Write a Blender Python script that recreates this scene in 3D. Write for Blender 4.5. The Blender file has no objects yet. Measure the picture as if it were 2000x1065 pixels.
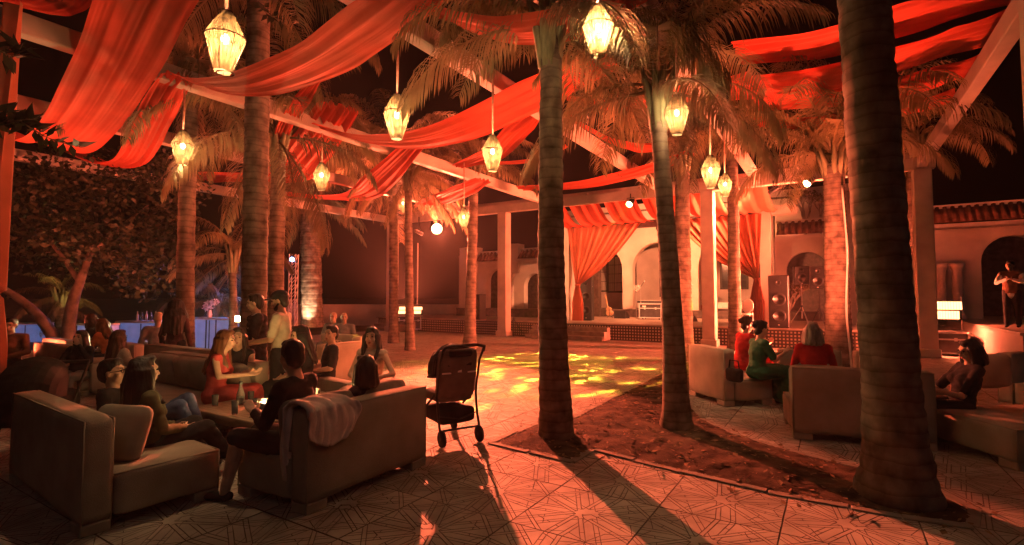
import bpy, bmesh, math, random
from mathutils import Vector, Matrix, noise
R = math.radians
random.seed(11)
SC = bpy.context.scene
COL = SC.collection

# ------------------------------------------------------------------ camera, sky, exposure
F = 1000.0; PITCH = R(2.73); EYE = Vector((0, 0, 1.65))
cam_d = bpy.data.cameras.new('camera'); cam_d.lens = 18.0; cam_d.sensor_width = 36.0
cam_d.clip_end = 900; cam_d.clip_start = 0.05
cam = bpy.data.objects.new('camera', cam_d); COL.objects.link(cam)
cam.location = EYE; cam.rotation_euler = (R(90) + PITCH, 0, 0); SC.camera = cam
W = bpy.data.worlds.new('World'); SC.world = W; W.use_nodes = True
nt = W.node_tree; bg = nt.nodes['Background']
sky = nt.nodes.new('ShaderNodeTexSky'); sky.sky_type = 'NISHITA'; sky.sun_disc = False
sky.sun_elevation = R(-7.5); sky.sun_rotation = R(200)
nt.links.new(sky.outputs['Color'], bg.inputs['Color']); bg.inputs['Strength'].default_value = 0.1
sun_d = bpy.data.lights.new('moon', 'SUN'); sun_d.energy = 0.004; sun_d.angle = R(10); sun_d.color = (1, .85, .75)
sun = bpy.data.objects.new('moon', sun_d); COL.objects.link(sun); sun.rotation_euler = (R(50), 0, R(20))
SC.view_settings.view_transform = 'Standard'; SC.view_settings.look = 'None'
SC.view_settings.exposure = 3.4; SC.view_settings.gamma = 1.0; SC.view_settings.use_curve_mapping = False
cy = SC.cycles
cy.use_denoising = True; cy.max_bounces = 4; cy.diffuse_bounces = 2; cy.glossy_bounces = 2
cy.transmission_bounces = 4; cy.transparent_max_bounces = 8; cy.sample_clamp_indirect = 4.0
cy.use_light_tree = False; cy.caustics_reflective = False; cy.caustics_refractive = False

# ------------------------------------------------------------------ places: photo rays and yard axes
_f = Vector((0, math.cos(PITCH), math.sin(PITCH))); _u = Vector((0, -math.sin(PITCH), math.cos(PITCH)))
def ray(px, py): return _f + Vector((1, 0, 0)) * ((px - 1000) / F) + _u * ((532.5 - py) / F)
def D(px, py, d): r = ray(px, py); return EYE + r * (d / r.y)            # a point d metres ahead
def H(px, py, z): r = ray(px, py); return EYE + r * ((z - EYE.z) / r.z)  # a point at height z
def G(px, py): return H(px, py, 0)
YA = R(-32); A = Vector((math.cos(YA), math.sin(YA), 0)); B = Vector((-math.sin(YA), math.cos(YA), 0))
def Y(u, v, z=0): return A * u + B * v + Vector((0, 0, z))
def uv(p): return p.dot(A), p.dot(B)

# ------------------------------------------------------------------ object helpers
def tag(o, label=None, cat=None, group=None, kind=None):
    if label: o['label'] = label
    if cat: o['category'] = cat
    if group: o['group'] = group
    if kind: o['kind'] = kind
    return o
def link(o, parent=None):
    COL.objects.link(o)
    if parent is not None: o.parent = parent
    return o
def empty(name, loc=(0, 0, 0), rz=0, label=None, cat=None, group=None):
    o = bpy.data.objects.new(name, None); o.empty_display_size = .1; COL.objects.link(o)
    o.location = loc; o.rotation_euler = (0, 0, rz); return tag(o, label, cat, group)
def inst(name, me, parent=None, loc=(0, 0, 0), rot=(0, 0, 0), scale=(1, 1, 1)):
    o = bpy.data.objects.new(name, me); link(o, parent); o.location = loc; o.rotation_euler = rot; o.scale = scale; return o
def under(o, parent):
    """o was built in world coordinates: keep it there under an unrotated parent"""
    o.parent = parent; o.location = Vector(o.location) - Vector(parent.location); return o
def copy_tree(o, parent=None):
    c = o.copy(); COL.objects.link(c); c.parent = parent
    for ch in [x for x in o.children]: copy_tree(ch, c)
    return c

class MB:
    """collects shapes, builds one mesh object"""
    def __init__(s): s.v = []; s.f = []; s.m = []
    def add(s, vs, fs, mi=0):
        n = len(s.v); s.v += [tuple(p) for p in vs]; s.f += [tuple(i + n for i in f) for f in fs]; s.m += [mi] * len(fs); return s
    def box(s, c, sz, rot=None, mi=0):
        hx, hy, hz = sz[0] / 2, sz[1] / 2, sz[2] / 2
        vs = [Vector((x, y, z)) for x in (-hx, hx) for y in (-hy, hy) for z in (-hz, hz)]
        if rot is not None: vs = [rot @ p for p in vs]
        c = Vector(c)
        return s.add([p + c for p in vs], [(0, 1, 3, 2), (4, 6, 7, 5), (0, 4, 5, 1), (2, 3, 7, 6), (0, 2, 6, 4), (1, 5, 7, 3)], mi)
    def rbox(s, c, sz, r=.03, rot=None, seg=2, mi=0):
        bm = bmesh.new(); bmesh.ops.create_cube(bm, size=1)
        for v in bm.verts: v.co = Vector((v.co.x * sz[0], v.co.y * sz[1], v.co.z * sz[2]))
        bmesh.ops.bevel(bm, geom=bm.edges[:], offset=min(r, min(sz) * .48), segments=seg, affect='EDGES', profile=.5)
        bm.verts.index_update(); c = Vector(c)
        vs = [(rot @ v.co if rot is not None else v.co) + c for v in bm.verts]; fs = [[v.index for v in f.verts] for f in bm.faces]
        bm.free(); return s.add(vs, fs, mi)
    def tube(s, p0, p1, r0, r1=None, n=8, mi=0):
        return s.path([p0, p1], [r0, r0 if r1 is None else r1], n, mi)
    def path(s, pts, rad, n=8, mi=0, caps=True):
        pts = [Vector(p) for p in pts]; k = len(pts)
        if not isinstance(rad, (list, tuple)): rad = [rad] * k
        vs = []; fs = []; ref = None
        for i, p in enumerate(pts):
            t = (pts[min(i + 1, k - 1)] - pts[max(i - 1, 0)]).normalized()
            if ref is None: ref = t.orthogonal().normalized()
            ref = (ref - t * ref.dot(t)).normalized(); q = t.cross(ref)
            for j in range(n):
                a = 2 * math.pi * j / n; vs.append(p + (ref * math.cos(a) + q * math.sin(a)) * rad[i])
        for i in range(k - 1):
            for j in range(n):
                a = i * n + j; b = i * n + (j + 1) % n; fs.append((a, b, b + n, a + n))
        if caps: fs.append(tuple(range(n - 1, -1, -1))); fs.append(tuple(range((k - 1) * n, k * n)))
        return s.add(vs, fs, mi)
    def lathe(s, prof, n=16, c=(0, 0, 0), mi=0, axis=None):
        c = Vector(c); vs = []; fs = []; k = len(prof)
        for r, z in prof:
            for j in range(n):
                a = 2 * math.pi * j / n; p = Vector((r * math.cos(a), r * math.sin(a), z))
                vs.append((axis @ p if axis is not None else p) + c)
        for i in range(k - 1):
            for j in range(n):
                a = i * n + j; b = i * n + (j + 1) % n; fs.append((a, b, b + n, a + n))
        fs.append(tuple(range(n - 1, -1, -1))); fs.append(tuple(range((k - 1) * n, k * n)))
        return s.add(vs, fs, mi)
    def ell(s, c, r, n=12, k=8, rot=None, mi=0):
        vs = []; fs = []; c = Vector(c)
        for i in range(k + 1):
            t = math.pi * i / k
            for j in range(n):
                a = 2 * math.pi * j / n
                p = Vector((r[0] * math.sin(t) * math.cos(a), r[1] * math.sin(t) * math.sin(a), -r[2] * math.cos(t)))
                vs.append((rot @ p if rot is not None else p) + c)
        for i in range(k):
            for j in range(n):
                a = i * n + j; b = i * n + (j + 1) % n; fs.append((a, b, b + n, a + n))
        return s.add(vs, fs, mi)
    def cap(s, p0, r0, p1, r1, n=10, mi=0):
        """rounded cone"""
        p0 = Vector(p0); p1 = Vector(p1); d = p1 - p0; L = max(d.length, 1e-5); t = d / L
        pts = []; rad = []
        for a in (80, 50, 20): pts.append(p0 - t * r0 * math.sin(R(a))); rad.append(r0 * math.cos(R(a)))
        pts.append(p0); rad.append(r0); pts.append(p1); rad.append(r1)
        for a in (20, 50, 80): pts.append(p1 + t * r1 * math.sin(R(a))); rad.append(r1 * math.cos(R(a)))
        return s.path(pts, rad, n, mi)
    def mesh(s, name, mats, smooth=False):
        me = bpy.data.meshes.new(name); me.from_pydata(s.v, [], s.f)
        for m in (mats if isinstance(mats, (list, tuple)) else [mats]): me.materials.append(m)
        if any(s.m): me.polygons.foreach_set('material_index', s.m)
        if smooth: me.polygons.foreach_set('use_smooth', [True] * len(s.f))
        me.update(); return me
    def build(s, name, mats, parent=None, smooth=False, recalc=False, angle=None):
        me = s.mesh(name, mats, smooth)
        if recalc:
            bm = bmesh.new(); bm.from_mesh(me); bmesh.ops.recalc_face_normals(bm, faces=bm.faces); bm.to_mesh(me); bm.free()
        if angle: me.set_sharp_from_angle(angle=R(angle))
        return inst(name, me, parent)

WORK = bpy.data.scenes.new('workbench')      # empty side scene: modifiers are evaluated there, fast, and it is removed at the end
def remesh(mb, name, mat, parent, voxel=.012, smooth=2, fuzz=None):
    """union of the shapes as one continuous skin"""
    me = mb.mesh(name + '_src', mat); o = bpy.data.objects.new(name + '_src', me); WORK.collection.objects.link(o)
    m = o.modifiers.new('r', 'REMESH'); m.mode = 'VOXEL'; m.voxel_size = voxel; m.use_smooth_shade = True
    if smooth: m = o.modifiers.new('s', 'SMOOTH'); m.iterations = smooth; m.factor = .5
    dg = WORK.view_layers[0].depsgraph; WORK.view_layers[0].update()
    if dg is None: WORK.view_layers[0].update(); dg = WORK.view_layers[0].depsgraph
    out = bpy.data.meshes.new_from_object(o.evaluated_get(dg)); out.name = name
    bpy.data.objects.remove(o); bpy.data.meshes.remove(me)
    if fuzz:
        pr = [(v.co.copy(), v.normal.copy()) for v in out.vertices]; fl_ = []
        for c_, n_ in pr: fl_ += (c_ + n_ * fuzz(c_))[:]
        out.vertices.foreach_set('co', fl_); out.update()
    out.materials.clear(); out.materials.append(mat)
    out.polygons.foreach_set('use_smooth', [True] * len(out.polygons))
    return inst(name, out, parent)

# ------------------------------------------------------------------ materials
def mat(name, c, rough=.8, var=.15, scale=6, bump=0, bscale=60, spec=.3, metal=0, trans=0, emit=None, es=0, detail=4, stretch=None, dark=None, rand=0):
    m = bpy.data.materials.new(name); m.use_nodes = True; n = m.node_tree; N = n.nodes; L = n.links
    b = N['Principled BSDF']; b.inputs['Roughness'].default_value = rough; b.inputs['Metallic'].default_value = metal
    b.inputs['Specular IOR Level'].default_value = spec
    tc = N.new('ShaderNodeTexCoord'); mp = N.new('ShaderNodeMapping'); L.new(tc.outputs['Object'], mp.inputs['Vector'])
    if stretch: mp.inputs['Scale'].default_value = stretch
    nz = N.new('ShaderNodeTexNoise'); nz.inputs['Scale'].default_value = scale; nz.inputs['Detail'].default_value = detail
    L.new(mp.outputs[0], nz.inputs['Vector'])
    cr = N.new('ShaderNodeValToRGB'); e = cr.color_ramp.elements
    lo = dark if dark else tuple(x * (1 - var * 1.6) for x in c)
    e[0].position = .3; e[1].position = .7
    e[0].color = (*lo, 1); e[1].color = (*[min(1, x * (1 + var)) for x in c], 1)
    L.new(nz.outputs['Fac'], cr.inputs[0]); colour = cr.outputs[0]
    if rand:                                                     # each piece a little lighter or darker than the next
        oi = N.new('ShaderNodeObjectInfo'); mr = N.new('ShaderNodeMapRange'); mr.inputs[3].default_value = 1 - rand; mr.inputs[4].default_value = 1 + rand
        L.new(oi.outputs['Random'], mr.inputs[0]); hs = N.new('ShaderNodeHueSaturation'); L.new(mr.outputs[0], hs.inputs['Value']); L.new(colour, hs.inputs['Color']); colour = hs.outputs[0]
    L.new(colour, b.inputs['Base Color'])
    if bump:
        n2 = N.new('ShaderNodeTexNoise'); n2.inputs['Scale'].default_value = bscale; n2.inputs['Detail'].default_value = 5
        L.new(mp.outputs[0], n2.inputs['Vector']); bp = N.new('ShaderNodeBump'); bp.inputs['Strength'].default_value = bump
        bp.inputs['Distance'].default_value = .01; L.new(n2.outputs['Fac'], bp.inputs['Height']); L.new(bp.outputs[0], b.inputs['Normal'])
    if emit: b.inputs['Emission Color'].default_value = (*emit, 1); b.inputs['Emission Strength'].default_value = es
    if trans:
        t = N.new('ShaderNodeBsdfTranslucent'); L.new(colour, t.inputs['Color']); mx = N.new('ShaderNodeMixShader')
        mx.inputs[0].default_value = trans; L.new(b.outputs[0], mx.inputs[1]); L.new(t.outputs[0], mx.inputs[2])
        L.new(mx.outputs[0], N['Material Output'].inputs['Surface'])
    return m
M = {}
M['tile'] = mat('patterned_concrete', (.38, .33, .28), .74, .24, 2.2, .3, 90, spec=.16, rand=.13, detail=7)
M['groove'] = mat('groove_dirt', (.125, .09, .075), .95, .2, 9)
M['mortar'] = mat('mortar', (.12, .1, .085), .95, .2, 12)
M['soil'] = mat('soil', (.085, .055, .038), .95, .5, 5, .9, 40, spec=.05)
M['litter'] = mat('leaf_litter', (.22, .13, .07), .9, .5, 8)
M['kerb'] = mat('kerb_concrete', (.24, .205, .17), .85, .2, 5, .5, 50)
M['ground'] = mat('earth', (.10, .075, .05), .95, .3, .4, .3, 8)
M['beam'] = mat('painted_beam', (.44, .37, .30), .6, .1, 2.5, .08, 40)
M['wall'] = mat('whitewash', (.60, .52, .44), .85, .12, 1.2, .15, 25)
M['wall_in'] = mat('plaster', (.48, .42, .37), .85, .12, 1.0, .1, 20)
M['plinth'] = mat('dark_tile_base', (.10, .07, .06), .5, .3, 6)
M['roof'] = mat('clay_tile', (.24, .10, .06), .8, .3, 4, .2, 30)
M['cloth'] = mat('red_voile', (.62, .105, .06), .75, .12, 1.5, .12, 180, spec=.15, trans=.42)
M['curtain'] = mat('red_curtain', (.44, .11, .06), .8, .15, 1.5, .1, 150, spec=.15, trans=.15)
M['trunk'] = mat('palm_bark', (.19, .145, .11), .92, .4, 5, 0, 45, spec=.1, detail=8)
def scar_rings(m):
    """leaf scar rings and cracks on palm bark"""
    n = m.node_tree; N = n.nodes; L = n.links; b = N['Principled BSDF']; old = b.inputs['Base Color'].links[0].from_socket
    tc = N.new('ShaderNodeTexCoord'); w = N.new('ShaderNodeTexWave'); w.wave_type = 'BANDS'; w.bands_direction = 'Z'; w.wave_profile = 'SAW'
    w.inputs['Scale'].default_value = 2.7; w.inputs['Distortion'].default_value = 1.6; w.inputs['Detail'].default_value = 4; w.inputs['Detail Scale'].default_value = 2.2; L.new(tc.outputs['Object'], w.inputs['Vector'])
    cr = N.new('ShaderNodeValToRGB'); e = cr.color_ramp.elements; e[0].position = .0; e[0].color = (.66, .63, .6, 1); e[1].position = .3; e[1].color = (1, 1, 1, 1); L.new(w.outputs['Fac'], cr.inputs[0])
    mp = N.new('ShaderNodeMapping'); mp.inputs['Scale'].default_value = (14, 14, 3.5); L.new(tc.outputs['Object'], mp.inputs[0]); nz = N.new('ShaderNodeTexNoise'); nz.inputs['Scale'].default_value = 1; nz.inputs['Detail'].default_value = 5; L.new(mp.outputs[0], nz.inputs['Vector'])
    c2 = N.new('ShaderNodeValToRGB'); c2.color_ramp.elements[0].position = .36; c2.color_ramp.elements[0].color = (.45, .42, .4, 1); c2.color_ramp.elements[1].position = .5; c2.color_ramp.elements[1].color = (1, 1, 1, 1); L.new(nz.outputs['Fac'], c2.inputs[0])
    m1 = N.new('ShaderNodeMixRGB'); m1.blend_type = 'MULTIPLY'; m1.inputs[0].default_value = 1; L.new(old, m1.inputs[1]); L.new(cr.outputs[0], m1.inputs[2])
    m2 = N.new('ShaderNodeMixRGB'); m2.blend_type = 'MULTIPLY'; m2.inputs[0].default_value = .3; L.new(m1.outputs[0], m2.inputs[1]); L.new(c2.outputs[0], m2.inputs[2]); L.new(m2.outputs[0], b.inputs['Base Color'])
    bp = N.new('ShaderNodeBump'); bp.inputs['Strength'].default_value = .5; bp.inputs['Distance'].default_value = .01; L.new(m2.outputs[0], bp.inputs['Height']); L.new(bp.outputs[0], b.inputs['Normal'])
scar_rings(M['trunk'])
M['shaft'] = mat('crown_shaft', (.20, .20, .11), .7, .3, 5, .2, 30, stretch=(3, 3, .6))
M['frond'] = mat('palm_leaf', (.20, .165, .075), .55, .3, 1.2, spec=.35, trans=.42, rand=.3)
M['frond_dry'] = mat('palm_leaf_dry', (.26, .20, .11), .7, .3, 1.2, spec=.2, trans=.42, rand=.35)
M['leaf'] = mat('broad_leaf', (.034, .037, .016), .55, .4, 1.1, spec=.3, trans=.2)
M['bark'] = mat('rough_bark', (.16, .11, .075), .95, .4, 4, .8, 25)
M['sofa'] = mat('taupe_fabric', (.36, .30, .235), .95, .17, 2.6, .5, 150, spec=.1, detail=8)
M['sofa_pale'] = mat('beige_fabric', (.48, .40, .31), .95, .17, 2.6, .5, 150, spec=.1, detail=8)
M['cushion'] = mat('grey_cushion', (.27, .235, .19), .95, .12, 6, .3, 240, spec=.1)
M['throw'] = mat('pale_throw', (.74, .60, .55), .95, .12, 9, .5, 200, spec=.1)
M['blackmetal'] = mat('black_metal', (.022, .021, .02), .45, .3, 12, .1, 80, spec=.4)
M['chrome'] = mat('worn_steel', (.55, .54, .52), .35, .1, 20, metal=1)
M['black_fab'] = mat('black_fabric', (.03, .028, .027), .9, .25, 9, .3, 200, spec=.15)
M['grey_fab'] = mat('grey_pram_fabric', (.15, .125, .11), .9, .15, 9, .3, 220, spec=.15)
M['rubber'] = mat('tyre_rubber', (.02, .02, .02), .8, .2, 20)
M['wood'] = mat('table_wood', (.34, .24, .16), .45, .25, 4, .1, 40, stretch=(1, 8, 1))
M['plastic'] = mat('black_plastic', (.025, .024, .024), .5, .2, 15, .15, 120)
M['white'] = mat('white_plastic', (.7, .66, .6), .5, .06, 6)
M['counter'] = mat('white_counter', (.72, .72, .72), .5, .06, 3)
M['straw'] = mat('straw', (.10, .06, .029), .8, .5, 14, trans=.3)
M['window'] = mat('window_glass', (.03, .035, .035), .12, .2, 3, spec=.6)
M['curtain_in'] = mat('sheer_curtain', (.42, .40, .36), .9, .3, 3, stretch=(14, 14, .2))
M['frame'] = mat('dark_frame', (.03, .025, .02), .5, .2, 8)
M['grille'] = mat('speaker_grille', (.016, .016, .016), .6, .3, 60, .4, 300)
def emis(name, c, s):
    m = bpy.data.materials.new(name); m.use_nodes = True; n = m.node_tree; n.nodes.clear()
    e = n.nodes.new('ShaderNodeEmission'); e.inputs[0].default_value = (*c, 1); e.inputs[1].default_value = s
    o = n.nodes.new('ShaderNodeOutputMaterial'); n.links.new(e.outputs[0], o.inputs[0]); return m
M['bulb'] = emis('bulb_glow', (1, .72, .34), 9)
M['led'] = emis('led_red', (1, .36, .13), .6)
M['lens_red'] = emis('lens_red', (1, .33, .12), 11)
M['lens_yellow'] = emis('lens_yellow', (1, .75, .18), 6)
M['lens_warm'] = emis('lens_warm', (1, .7, .3), 8)
M['flame'] = emis('flame', (1, .68, .25), 9)
def lamp(name, kind, parent, loc, energy, color, target=None, size=90, blend=.5, radius=.08):
    d = bpy.data.lights.new(name, kind); d.energy = energy; d.color = color; d.shadow_soft_size = radius
    if kind == 'SPOT': d.spot_size = R(size); d.spot_blend = blend
    o = bpy.data.objects.new(name, d); COL.objects.link(o); o.location = loc
    if target is not None: o.rotation_euler = (Vector(target) - Vector(loc)).to_track_quat('-Z', 'Y').to_euler()
    if parent is not None: o.parent = parent; o.matrix_parent_inverse = Matrix.Translation(-Vector(parent.location))
    return o
# ================================================================== SETTING: ground, paving, bed
g = MB(); g.add([(-400, -60, -.06), (400, -60, -.06), (400, 500, -.06), (-400, 500, -.06)], [(0, 1, 2, 3)])
tag(g.build('ground', M['ground']), kind='structure')
TS = .85
_st = G(1146, 1004); U0, V0 = uv(_st)
PAV = MB(); _q = [Y(-19.5, -6, -.012), Y(3.4, -6, -.012), Y(3.4, 19.2, -.012), Y(-19.5, 19.2, -.012)]
PAV.add(_q, [(0, 1, 2, 3)]); 
_q2 = [Y(3.4, -6, -.012), Y(14, -6, -.012), Y(14, 15, -.012), Y(3.4, 15, -.012)]; PAV.add(_q2, [(0, 1, 2, 3)])
paving = tag(PAV.build('courtyard_paving', M['mortar']), kind='structure')

def star_tile_mesh():
    """square concrete tile with interlaced straps round a star, cut as grooves"""
    h = TS / 2 - .003; bm = bmesh.new()
    vs = [bm.verts.new(p) for p in ((-h, -h, 0), (h, -h, 0), (h, h, 0), (-h, h, 0))]; bm.faces.new(vs)
    straps = []
    for k in range(10): straps.append((R(36 * k + 9), .052 * TS / .85, .017))
    for k in range(4): straps.append((R(90 * k + 45), .43, .016))
    for k in range(8): straps.append((R(45 * k + 22.5), .315, .0))
    for a, d, w in straps:
        n = Vector((math.cos(a), math.sin(a), 0))
        for off in ((d - w, d + w) if w else (d,)):
            bmesh.ops.bisect_plane(bm, geom=bm.verts[:] + bm.edges[:] + bm.faces[:], plane_co=n * off, plane_no=n, dist=1e-5)
    kill = []
    for e in bm.edges:
        if e.is_boundary: continue
        m = (e.verts[0].co + e.verts[1].co) / 2; on = None
        for i, (a, d, w) in enumerate(straps):
            n = Vector((math.cos(a), math.sin(a), 0))
            if all(min(abs(v.co.dot(n) - d + w), abs(v.co.dot(n) - d - w)) < 2e-4 for v in e.verts): on = i; break
        if on is None: continue
        r = m.length
        if on >= 14 and (r < .335 or r > .42): kill.append(e); continue      # field joints only between the straps
        if 10 <= on < 14 and r > .52: kill.append(e); continue
        for j, (a, d, w) in enumerate(straps):
            if j == on or not w: continue
            t = m.dot(Vector((math.cos(a), math.sin(a), 0))) - d
            if abs(t) < w - 1e-4:
                if on >= 14 or ((on + j) % 2 == 0) == (on < j): kill.append(e); break
    bmesh.ops.dissolve_edges(bm, edges=list(set(kill)), use_verts=True, use_face_split=False)
    old = set(bm.faces)
    big = [f for f in bm.faces if f.calc_area() > .00006]
    res = bmesh.ops.inset_individual(bm, faces=big, thickness=.004, depth=.0065, use_even_offset=False)
    rim = res['faces']
    for f in bm.faces: f.material_index = 0
    for f in rim: f.material_index = 1
    for v in bm.verts: v.co.z -= .0065
    bmesh.ops.triangulate(bm, faces=[f for f in bm.faces if len(f.verts) > 4])
    me = bpy.data.meshes.new('star_tile'); bm.to_mesh(me); bm.free()
    me.materials.append(M['tile']); me.materials.append(M['groove']); return me
TILE = star_tile_mesh()
far_tiles = MB(); near = []
for i in range(-24, 20):
    for j in range(-10, 26):
        u, v = U0 + i * TS, V0 + j * TS; p = Y(u, v)
        if v > 18.6 or u < -19.2 or u > 13.6 or (u > 3.4 and v > 14.6): continue
        if p.y < 1.2: continue
        px = 1000 + p.x / p.y * 1000
        if px < -260 or px > 2260: continue
        near.append((p.length, i, j, p))
near.sort()
for k, (d, i, j, p) in enumerate(near):
    if k < 230:
        dz = random.uniform(-.0012, .0012)
        inst('paving_tile', TILE, paving, (p.x, p.y, dz), (random.uniform(-.001, .001), random.uniform(-.001, .001), YA + R(90 * random.randrange(4))))
    else:
        h = TS / 2 - .004; z = random.uniform(-.002, .001)
        c = [p + A * sx * h + B * sy * h for sx, sy in ((-1, -1), (1, -1), (1, 1), (-1, 1))]
        far_tiles.add([(q.x, q.y, z) for q in c] + [(q.x, q.y, -.012) for q in c], [(0, 1, 2, 3), (0, 4, 5, 1), (1, 5, 6, 2), (2, 6, 7, 3), (3, 7, 4, 0)])
def far_tile_mat():
    m = mat('patterned_concrete_far', (.38, .33, .28), .74, .16, 3.5, .25, 90, spec=.16)
    n = m.node_tree; N = n.nodes; L = n.links; b = N['Principled BSDF']
    old = b.inputs['Base Color'].links[0].from_socket
    tc = N.new('ShaderNodeTexCoord'); mp = N.new('ShaderNodeMapping'); mp.inputs['Rotation'].default_value = (0, 0, -YA)
    L.new(tc.outputs['Object'], mp.inputs[0]); vo = N.new('ShaderNodeTexVoronoi'); vo.feature = 'DISTANCE_TO_EDGE'; vo.inputs['Scale'].default_value = 4.5
    vo.inputs['Randomness'].default_value = .8; L.new(mp.outputs[0], vo.inputs['Vector'])
    cr = N.new('ShaderNodeValToRGB'); cr.color_ramp.elements[0].color = (.35, .33, .3, 1); cr.color_ramp.elements[1].position = .05; cr.color_ramp.elements[1].color = (1, 1, 1, 1)
    L.new(vo.outputs['Distance'], cr.inputs[0]); mx = N.new('ShaderNodeMixRGB'); mx.blend_type = 'MULTIPLY'; mx.inputs[0].default_value = .55
    L.new(old, mx.inputs[1]); L.new(cr.outputs[0], mx.inputs[2]); L.new(mx.outputs[0], b.inputs['Base Color']); return m
ft = far_tiles.build('paving_tile_field', far_tile_mat(), paving); ft['kind'] = 'stuff'

# planting bed: soil mound with a concrete edging, on the paving
bed_px = [(958, 866), (1052, 826), (1118, 818), (1200, 776), (1298, 726), (1345, 706), (1395, 722), (1362, 752), (1345, 790), (1372, 818), (1440, 850),
          (1540, 880), (1640, 906), (1690, 916), (1790, 948), (1905, 995), (1900, 1030), (1760, 1010), (1660, 992), (1500, 962), (1330, 922), (1158, 880), (1118, 903)]
bed = [G(*p) for p in bed_px]
def inside(x, y, poly):
    c = False; n = len(poly)
    for i in range(n):
        a, b = poly[i], poly[i - 1]
        if (a.y > y) != (b.y > y) and x < (b.x - a.x) * (y - a.y) / (b.y - a.y) + a.x: c = not c
    return c
def edge_dist(x, y, poly):
    best = 9; p = Vector((x, y, 0))
    for i in range(len(poly)):
        a, b = poly[i - 1], poly[i]; ab = b - a; t = max(0, min(1, (p - a).dot(ab) / ab.length_squared)); best = min(best, (a + ab * t - p).length)
    return best
sm = MB(); idx = {}; S = .06
x0 = min(p.x for p in bed); x1 = max(p.x for p in bed); y0 = min(p.y for p in bed); y1 = max(p.y for p in bed)
nx, ny = int((x1 - x0) / S) + 2, int((y1 - y0) / S) + 2; ok = {}
def soil_z(x, y):
    e = min(1, edge_dist(x, y, bed) / .35)
    return .006 + .03 * e + .05 * e * (noise.fractal(Vector((x * 1.3, y * 1.3, 3)), 1, 2, 4) * .5) + .02 * noise.noise(Vector((x * 9, y * 9, 0))) * e + .012 * noise.noise(Vector((x * 23, y * 23, 4)))
for i in range(nx):
    for j in range(ny):
        x, y = x0 + i * S, y0 + j * S
        if inside(x, y, bed): ok[i, j] = len(sm.v); sm.v.append((x, y, soil_z(x, y)))
for (i, j) in list(ok):
    q = [(i, j), (i + 1, j), (i + 1, j + 1), (i, j + 1)]
    if all(k in ok for k in q): sm.f.append(tuple(ok[k] for k in q)); sm.m.append(0)
soil = tag(sm.build('planting_bed', M['soil'], smooth=True), kind='structure')
for i in range(len(bed)):
    a, b = bed[i - 1].copy(), bed[i].copy(); d = b - a; L_ = d.length; n = max(1, round(L_ / .55)); t = d.normalized()
    for k in range(n):
        c = a + d * ((k + .5) / n) + Vector((random.uniform(-.012, .012), random.uniform(-.012, .012), 0)); rot = Matrix.Rotation(math.atan2(t.y, t.x) + random.uniform(-.03, .03), 3, 'Z')
        hh = .013 + random.uniform(-.003, .004)
        MB().rbox((c.x, c.y, hh / 2), (L_ / n - .006, .085, hh), .008, rot, 1).build('edging_stone', M['kerb'], soil)
lit = MB()
for k in range(5200):
    x, y = random.uniform(x0 - .2, x1 + .2), random.uniform(y0 - .2, y1 + .2)
    if not inside(x, y, bed):
        if edge_dist(x, y, bed) > .22 or random.random() < .55: continue
        z = .006
    else: z = soil_z(x, y) + .006
    a = random.uniform(0, 6.3); l = random.uniform(.008, .05); w = l * random.uniform(.25, .6)
    t = Vector((math.cos(a), math.sin(a), random.uniform(-.3, .3))) * l; q = Vector((-math.sin(a), math.cos(a), random.uniform(-.3, .3))) * w; c = Vector((x, y, z))
    lit.add([c - t, c + q + Vector((0, 0, .004)), c + t, c - q], [(0, 1, 2, 3)])
lo = lit.build('leaf_litter', M['litter'], soil); lo['kind'] = 'stuff'

# ================================================================== pergola
BZ = 5.4
perg = empty('pergola', Y(-8, 8, 0), 0, 'large pale timber pergola frame over the whole courtyard', 'pergola')
def beam(u0, v0, u1, v1, z=BZ, w=.22, h=.30, name='beam'):
    p0, p1 = Y(u0, v0), Y(u1, v1); d = p1 - p0; c = (p0 + p1) / 2; rot = Matrix.Rotation(math.atan2(d.y, d.x), 3, 'Z')
    return under(MB().rbox((c.x, c.y, z), (d.length, w, h), .015, rot, 1).build(name, M['beam']), perg)
for u in (-18.2, -13.3, -9.4, -4.9, -1.95, 2.2): beam(u, -3 if u < 2 else -1.5, u, 17.95)
beam(-18.5, 18.1, 2.5, 18.1, BZ - .02, .26, .34)
beam(-18.5, 19.6, 2.5, 19.6, BZ + .5, .18, .22)
def column(u, v, w=.42, z1=BZ - .19):
    p = Y(u, v); rot = Matrix.Rotation(YA, 3, 'Z')
    m = MB(); m.rbox((p.x, p.y, z1 / 2), (w, w, z1), .02, rot, 1); m.rbox((p.x, p.y, .12), (w + .1, w + .1, .24), .02, rot, 1)
    return under(m.build('column', M['beam']), perg)
for u in (-18.2, -11.7, -3.5, 2.2): column(u, 18.1)
column(2.2, 8.2, .4, BZ - .15); column(-18.2, -.5, .4, BZ - .15); column(-9.4, 1.0, .4, BZ - .15)
for u in (-15, -8.2, -6, -.6): 
    p = Y(u, 19.0); under(MB().box((p.x, p.y, BZ + .26), (.14, 1.1, .16), Matrix.Rotation(YA, 3, 'Z')).build('bracket', M['beam']), perg)

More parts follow.
